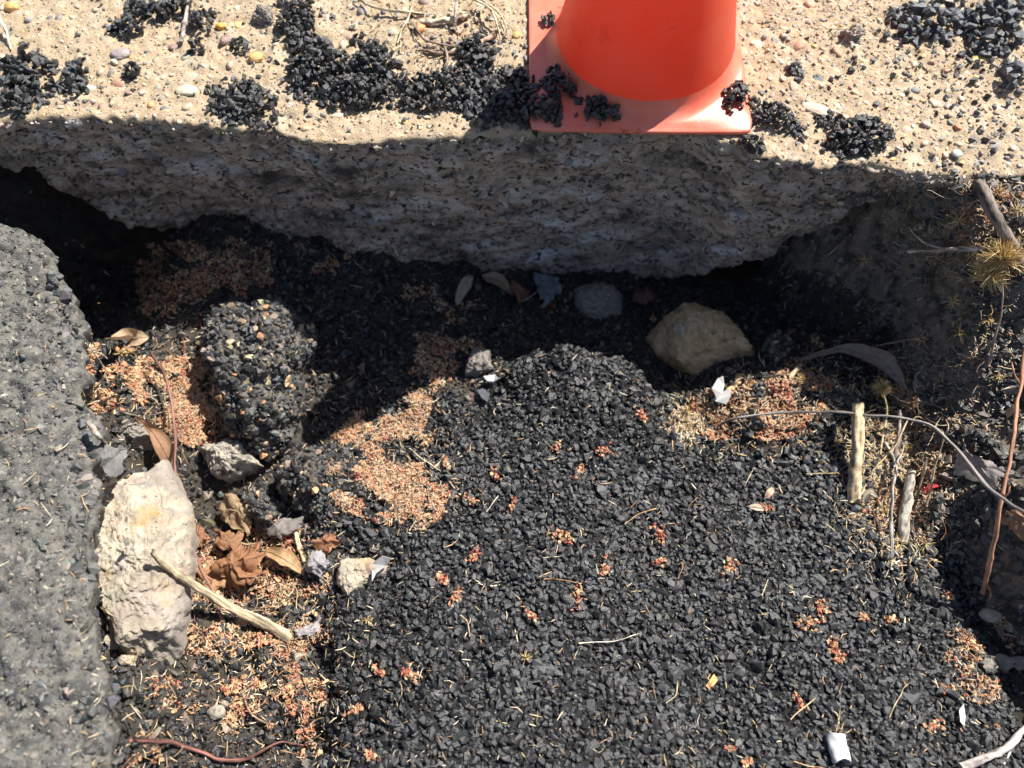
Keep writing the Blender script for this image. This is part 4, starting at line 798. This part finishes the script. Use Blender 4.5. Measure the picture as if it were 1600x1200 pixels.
# ------------------------------------------------------------------ leaves
def leaf(spine, width, col, label, curl=.5, twist=0., seed=0, name='leaf', nu=22, nvv=9, prof=None, rough=.0025, stem=0, side=None):
    P = path(spine, nu); T = np.gradient(P, axis=0); T /= np.linalg.norm(T, axis=1)[:, None]
    V = []
    for i in range(nu):
        t = i/(nu-1); w = width*(math.sin(math.pi*min(1, max(.02, t))**.8)**.8 if prof is None else np.interp(t, np.linspace(0, 1, len(prof)), prof))
        s = np.cross(T[i], [0, 0, 1.]); s /= np.linalg.norm(s)+1e-9; u = np.cross(s, T[i])
        a = twist*t if side is None else side+twist*t; s, u = s*math.cos(a)+u*math.sin(a), u*math.cos(a)-s*math.sin(a)
        for j in range(nvv):
            v = -1+2*j/(nvv-1); th = v*curl*1.5; rr = w/max(curl*1.5, .05)
            V.append(P[i]+s*math.sin(th)*rr+u*(1-math.cos(th))*rr)
    V = np.array(V); d = np.c_[fbm(V, 40, 3, seed), fbm(V, 40, 3, seed+3), fbm(V, 40, 3, seed+6)]; V = V+rough*d
    o = place(name, V, quads(nu, nvv), M['leaf'], True, col, label=label, cat='leaf')
    c = np.array(o.location)
    mv, mt = tube(V.reshape(nu, nvv, 3)[:, nvv//2]+[0, 0, .0006], np.linspace(.0011, .0004, nu), 5); v = build('midrib', mv-c, mt, M['leaf'], o, True); v.color = tuple(x*.75 for x in col)+(1,)
    if stem:
        sv, stt = tube(np.array([P[0]-T[0]*stem*t for t in np.linspace(0, 1, 6)]), np.full(6, .0009), 5); s = build('stem', sv-c, stt, M['leaf'], o, True); s.color = tuple(x*.7 for x in col)+(1,)
    return o
def crumple(poly, lift, hgt, col, label, seed=0, rough=.012, freq=34):
    """a broad leaf crumpled in on itself: radial sheet with deep folds"""
    c = np.mean(poly, 0); nb, nr = 84, 26; B = np.array([hp(a, b, lift) for a, b in poly]); B = np.vstack([B, B[:1]]); ctr = hp(c[0], c[1], lift)
    L = np.r_[0, np.cumsum(np.linalg.norm(np.diff(B, axis=0), axis=1))]; u = np.linspace(0, L[-1], nb, endpoint=False); P = np.stack([np.interp(u, L, B[:, k]) for k in range(3)], -1)
    ang = np.linspace(0, 2*np.pi, nb, endpoint=False); V = []
    lob = 1+.22*fbm(np.c_[np.cos(ang)*2, np.sin(ang)*2, 0*ang+seed], 1.3, 3, seed)+.07*np.sign(np.sin(ang*11+seed))*np.abs(np.sin(ang*5.5+seed))**4
    P = ctr+(P-ctr)*lob[:, None]
    for r in np.linspace(1, 0.05, nr):
        q = ctr+(P-ctr)*r; q[:, 2] += hgt*(1-r**1.5)+hgt*.30*(np.sin(ang*3+seed+2*r)+.6*np.sin(ang*7+seed*2-4*r))*r; V.append(q)
    V = np.vstack(V); V = V+rough*1.15*np.c_[fbm(V, freq*.7, 4, seed, .5), fbm(V, freq*.7, 4, seed+3, .5), fbm(V, freq*.7, 4, seed+6, .5)]
    return place('leaf', V, quads(nr, nb, True)[:, ::-1], M['leaf'], True, col, label=label, cat='leaf')
leaf([(213, 652, .05), (235, 672, .05), (255, 700, .05), (268, 736, .03)], .017, (.33, .19, .11), 'folded brown leaf beside the reddish twig above the pale boulder', curl=.75, seed=1, prof=[.15, .45, .7, 1, 1.1, .85, .2], side=.5)
leaf([(168, 530, .03), (195, 530, .04), (215, 528, .045), (234, 527, .03)], .020, (.44, .32, .21), 'pale brown leaf half in sun in the hole beside the road', curl=.45, seed=2, side=-.35)
crumple([(160, 705), (170, 695), (188, 697), (200, 700), (197, 715), (188, 722), (190, 735), (175, 742), (158, 735), (155, 718)], .035, .006, (.30, .29, .28), 'smooth grey lobed leaf at the top of the pale boulder', seed=3, rough=.003)
crumple([(345, 785), (365, 778), (380, 790), (405, 795), (410, 805), (398, 815), (395, 835), (380, 845), (365, 825), (350, 812)], .03, .015, (.36, .25, .145), 'tan torn leaf on top of the crumpled leaf pile', seed=4, rough=.010)
crumple([(325, 840), (345, 828), (370, 830), (375, 850), (360, 860), (335, 862)], .03, .015, (.28, .145, .075), 'orange brown curled leaf left in the crumpled leaf pile', seed=5)
crumple([(350, 870), (365, 852), (395, 850), (412, 870), (410, 900), (395, 922), (365, 918), (340, 905)], .04, .022, (.29, .14, .07), 'largest crumpled orange leaf in the pit', seed=6, rough=.015, freq=42)
crumple([(300, 890), (325, 885), (360, 900), (360, 925), (325, 918)], .012, .01, (.36, .20, .10), 'flat brown leaf under the largest orange one', seed=7)
leaf([(412, 862, .03), (435, 868, .035), (455, 880, .03), (476, 898, .015)], .016, (.46, .29, .15), 'pointed buff brown leaf right of the largest orange one', curl=.7, seed=8, prof=[.3, .9, 1.1, .7, .15], side=.3)
crumple([(400, 828), (415, 812), (445, 806), (472, 818), (455, 832), (440, 840), (420, 832)], .03, .006, (.25, .22, .20), 'grey brown curled leaf above the pointed one', seed=9, rough=.007)
crumple([(480, 875), (488, 864), (505, 863), (514, 874), (510, 890), (496, 897), (482, 888)], .03, .016, (.34, .32, .33), 'shrivelled grey leaf rolled into a ball beside the concrete chunk', seed=10, rough=.007, freq=60)
crumple([(463, 985), (475, 974), (492, 977), (496, 988), (480, 998), (468, 996)], .02, .010, (.36, .33, .33), 'shrivelled grey leaf at the lower end of the straw coloured stick', seed=11, rough=.007, freq=60)
crumple([(490, 850), (505, 835), (525, 838), (532, 855), (515, 868), (498, 866)], .015, .012, (.33, .16, .085), 'small rusty leaf right of the pit above the rolled grey leaf', seed=12, rough=.008)
crumple([(300, 850), (310, 815), (325, 812), (330, 840), (318, 862)], .02, .01, (.30, .15, .08), 'dark rusty leaf behind the reddish twig', seed=13)
leaf([(1255, 562, .03), (1295, 549, .04), (1330, 548, .045), (1370, 560, .045), (1395, 580, .04), (1412, 606, .02)], .020, (.30, .235, .185), 'long curled grey brown leaf rolled along its length right of the tan rock', curl=.8, seed=14, prof=[.15, .35, .45, .8, 1.1, 1.05, .7, .15], side=-.4, nu=34)
leaf([(738, 430, .03), (724, 450, .035), (714, 478, .015)], .014, (.42, .35, .26), 'pale pointed leaf hanging in the shade under the kerb', curl=.5, seed=15, side=.4)
leaf([(752, 432, .03), (778, 440, .035), (800, 462, .02)], .017, (.34, .23, .15), 'brown leaf in the shade beside the pale pointed one', curl=.6, seed=16)
crumple([(800, 440), (825, 442), (830, 460), (810, 470), (798, 458)], .02, .012, (.24, .12, .08), 'dark reddish leaf in the shade under the kerb', seed=17)
crumple([(835, 440), (870, 435), (875, 455), (850, 480), (838, 465)], .02, .012, (.24, .24, .27), 'torn bluish grey leaf in the shade left of the grey rock', seed=18)
crumple([(985, 455), (1015, 445), (1028, 462), (1005, 478), (988, 472)], .02, .012, (.20, .10, .075), 'dark red leaf between the grey rock and the tan rock', seed=19)
crumple([(1495, 705), (1512, 698), (1530, 712), (1555, 718), (1562, 735), (1550, 755), (1525, 752), (1500, 738)], .03, .006, (.30, .26, .235), 'torn grey brown leaf in the shaded gap under the bent twig', seed=20, rough=.006)
crumple([(1560, 812), (1580, 800), (1612, 806), (1612, 835), (1580, 828)], .015, .008, (.34, .20, .12), 'brown leaf at the right edge behind the reddish twig', seed=21)
crumple([(1530, 1030), (1560, 1018), (1592, 1030), (1590, 1050), (1550, 1052)], .01, .008, (.30, .27, .23), 'pale grey leaf scrap in the gap below the buff pebble', seed=22)
leaf([(1170, 792, .006), (1185, 794, .009), (1198, 796, .006)], .006, (.56, .44, .33), 'small pale leaf flake lying on the black stones mid right', curl=.3, seed=23)
leaf([(1196, 778, .006), (1203, 770, .010), (1208, 762, .006)], .006, (.60, .40, .29), 'small pinkish leaf flake standing on the black stones', curl=.5, seed=24)
leaf([(1105, 1075, .006), (1112, 1066, .010), (1120, 1056, .006)], .005, (.66, .40, .17), 'narrow orange tan wood flake on the black stones', curl=.25, seed=25, prof=[.9, 1, 1, .9])
leaf([(1440, 770, .02), (1455, 762, .02), (1470, 758, .01)], .005, (.52, .05, .06), 'bright crimson leaf scrap in the dry litter', curl=.5, seed=26)
leaf([(1348, 785, .02), (1358, 770, .03), (1370, 778, .02)], .009, (.50, .42, .33), 'pale curled leaf at the foot of the cut stick', curl=.9, seed=27)
leaf([(1235, 590, .02), (1243, 580, .025), (1252, 568, .02)], .006, (.62, .50, .33), 'pale seed pod split open on the husks', curl=.9, seed=28, prof=[.5, 1, 1, .3])
crumple([(190, 845), (200, 842), (203, 850), (195, 855)], .05, .002, (.3, .28, .26), 'grey flake on the boulder', seed=29, rough=.002)

# ------------------------------------------------------------------ torn paper and plastic scraps
def scrap(poly, lift, hgt, label, col=None, name='paper_scrap', seed=1, th=.0012):
    B = np.array([hp(a, b, lift+random.uniform(0, hgt)) for a, b in poly]); n = len(B); nrm = np.cross(B[1]-B[0], B[2]-B[0]); nrm /= np.linalg.norm(nrm)
    V = np.vstack([B, B-nrm*th]); bm = bmesh.new(); vs = [bm.verts.new(v) for v in V]; bm.faces.new(vs[:n]); bm.faces.new(vs[n:][::-1])
    for i in range(n): bm.faces.new([vs[i], vs[n+i], vs[n+(i+1) % n], vs[(i+1) % n]])
    bmesh.ops.triangulate(bm, faces=bm.faces); bmesh.ops.recalc_face_normals(bm, faces=bm.faces); bm.verts.index_update()
    W = np.array([v.co[:] for v in bm.verts]); T = np.array([[v.index for v in f.verts] for f in bm.faces]); bm.free()
    return place(name, W, T, M['paper'] if col is None else M['leaf'], False, col, label=label, cat='scrap')
# white paper tube, slightly crushed, with straw in its mouth
p0, p1 = hp(1307, 1148, .012), hp(1315, 1192, .012); ax = (p1-p0); L0 = np.linalg.norm(ax); ax /= L0; sd = np.cross(ax, [0, 0, 1.]); sd /= np.linalg.norm(sd); upv = np.cross(sd, ax)
nb, nl = 28, 14; V = []
for i in range(nl):
    t = i/(nl-1)
    for k in range(nb):
        a = 2*np.pi*k/nb; V.append(p0+ax*L0*t*(1+.06*math.sin(a*2+1))+sd*math.cos(a)*.0148*(1-.1*t)+upv*math.sin(a)*.0105)
V = np.array(V); V += .0022*np.c_[fbm(V, 60, 3, 3), fbm(V, 60, 3, 4), fbm(V, 60, 3, 5)]
inner = p0+ax*L0*.5+(V-(p0+ax*L0*.5))*[.9, .9, .9]
f = quads(nl, nb, True); ff = np.vstack([f, f[:, ::-1]+len(V), [[k, k+len(V), (k+1) % nb+len(V), (k+1) % nb] for k in range(nb)], [[(nl-1)*nb+k, (nl-1)*nb+(k+1) % nb, (nl-1)*nb+(k+1) % nb+len(V), (nl-1)*nb+k+len(V)] for k in range(nb)]])
tubeo = place('paper_tube', np.vstack([V, inner]), ff, M['paper'], True, label='crumpled white paper tube with dry straw in its mouth on the black stones', cat='paper tube')
for k, (a, b) in enumerate([((1303, 1150), (1313, 1105)), ((1300, 1148), (1292, 1140)), ((1315, 1148), (1330, 1140)), ((1308, 1150), (1318, 1128)), ((1302, 1150), (1308, 1132))]):
    c = np.array(tubeo.location); P = catmull([hp(*a, .010), hp((a[0]+b[0])/2+2, (a[1]+b[1])/2, .016), hp(*b, .012)], 8); sv, stt = tube(P, np.linspace(.0011, .0006, 8), 5)
    build('straw', sv-c, stt, M['bark'], tubeo, True, streaked((.56, .36, .18)))
scrap([(1113, 607), (1122, 592), (1130, 588), (1132, 602), (1128, 615), (1120, 622)], .03, .012, 'white torn scrap standing up beside the ochre soil lump')
scrap([(1114, 625), (1124, 615), (1140, 608), (1142, 618), (1134, 632), (1120, 628)], .02, .008, 'lower white folded scrap beside the ochre soil lump', seed=2)
scrap([(756, 590), (774, 587), (780, 593), (772, 598), (762, 597)], .02, .004, 'white chip on the left shoulder of the stone mound', seed=3, th=.004)
scrap([(746, 611), (755, 608), (766, 616), (762, 629), (753, 623)], .015, .004, 'dark slate shard below the white chip', col=(.12, .13, .15), name='slate_shard', seed=4, th=.004)
scrap([(582, 880), (598, 868), (612, 872), (604, 884), (588, 896), (582, 908)], .03, .004, 'pale grey flake standing on the buff concrete chunk', col=(.44, .43, .42), name='stone_flake', seed=5, th=.003)
scrap([(1498, 1110), (1505, 1100), (1508, 1120), (1506, 1135), (1500, 1128)], .012, .004, 'small silvery foil scrap on the stones at lower right', seed=6)

# ------------------------------------------------------------------ dry thistle heads and bursts of seed hair
def burr(px, py, lift, r, n, label, seed, stalk=None, col=((.66, .47, .20), (.72, .57, .30), (.45, .30, .12)), dome=.2, name='thistle_head', core=True):
    c = hp(px, py, lift); r_ = np.random.default_rng(seed); LOBES = r_.normal(size=(4, 3)); LOBES[:, 2] = np.abs(LOBES[:, 2]); LOBES /= np.linalg.norm(LOBES, axis=1)[:, None]; Vs, Ts, off = [], [], 0
    for i in range(n):
        lobe = LOBES[i % 4] if core else np.zeros(3); d = r_.normal(size=3)*.62+lobe; d[2] = d[2]+.15; d /= np.linalg.norm(d); ln = r*r_.uniform(.35, 1.1)
        s = np.cross(d, r_.normal(size=3)); s /= np.linalg.norm(s); u = np.cross(d, s); w_ = .0007; b = d*r*.18; V = []
        for t, w2 in ((0, 1), (.6, .8), (1, .15)):
            q = b+d*ln*t+s*ln*.28*t*t*r_.normal()
            for k in range(3): a = k*2.094; V.append(q+(s*math.cos(a)+u*math.sin(a))*w_*w2)
        T = []
        for rr in (0, 3):
            for k in range(3): k2 = (k+1) % 3; T += [[rr+k, rr+k2, rr+3+k2], [rr+k, rr+3+k2, rr+3+k]]
        Vs.append(np.array(V)); Ts.append(np.array(T)+off); off += 9
    cols = np.repeat(palette(n, col, [4, 3, 3], .15), 9, 0)
    if core:
        e = bpy.data.objects.new(name, None); COL.objects.link(e); e.location = c; e.empty_display_size = .01; tag(e, label, 'seed head')
        build('bristles', np.vstack(Vs), np.vstack(Ts), M['dry_a'], e, False, cols, kind='stuff')
        build('core', i2[0]*r*.32*[1, 1, .8], i2[1], M['bark'], e, True, np.tile([.36, .22, .09], (len(i2[0]), 1)))
        if stalk:
            P = path(stalk, 24); V, T = tube(P, np.linspace(.0016, .002, 24), 6, seed); build('stalk', V-c, T, M['bark'], e, True, streaked((.55, .42, .24)))
        return e
    o = build(name, np.vstack(Vs), np.vstack(Ts), M['dry_a'], None, False, cols); o.location = c; tag(o, label, 'seed hair'); return o
burr(1568, 408, .03, .036, 420, 'large golden dry thistle head on the bank above the thin stem', 1)
burr(1545, 432, .025, .030, 300, 'second golden thistle head touching the large one from below', 2)
burr(1378, 605, .035, .016, 260, 'small tan thistle head on its own stalk behind the cut stick', 3, [(1378, 606, .034), (1386, 640, .03), (1380, 680, .02), (1374, 720, .004)])
burr(1250, 592, .02, .012, 120, 'tiny tan tuft beside the pale seed pod', 5)
G = 'pale star shaped tuft of seed hair caught on the dry litter'
for k, (a, b, r) in enumerate([(1408, 850, .020), (1445, 850, .020), (1412, 838, .014), (1420, 700, .014), (1440, 735, .016), (1380, 800, .014), (200, 550, .015), (188, 552, .012), (1500, 345, .02), (1560, 300, .018), (1590, 330, .018), (1525, 395, .02), (1392, 610, .012), (1075, 640, .016), (1065, 660, .014), (1310, 690, .010), (1490, 470, .016), (1440, 530, .018), (1350, 408, .016), (1560, 590, .014), (820, 1028, .012), (575, 970, .012), (680, 780, .010), (1545, 500, .015), (1500, 520, .018), (1120, 660, .013)]):
    burr(a, b, .008, r, 26, G, 40+k, name='seed_tuft', core=False)['group'] = 'seed hair tufts in the litter'
for o in COL.objects:
    if not o.parent and o.name.startswith('seed_tuft'): o['label'] = G
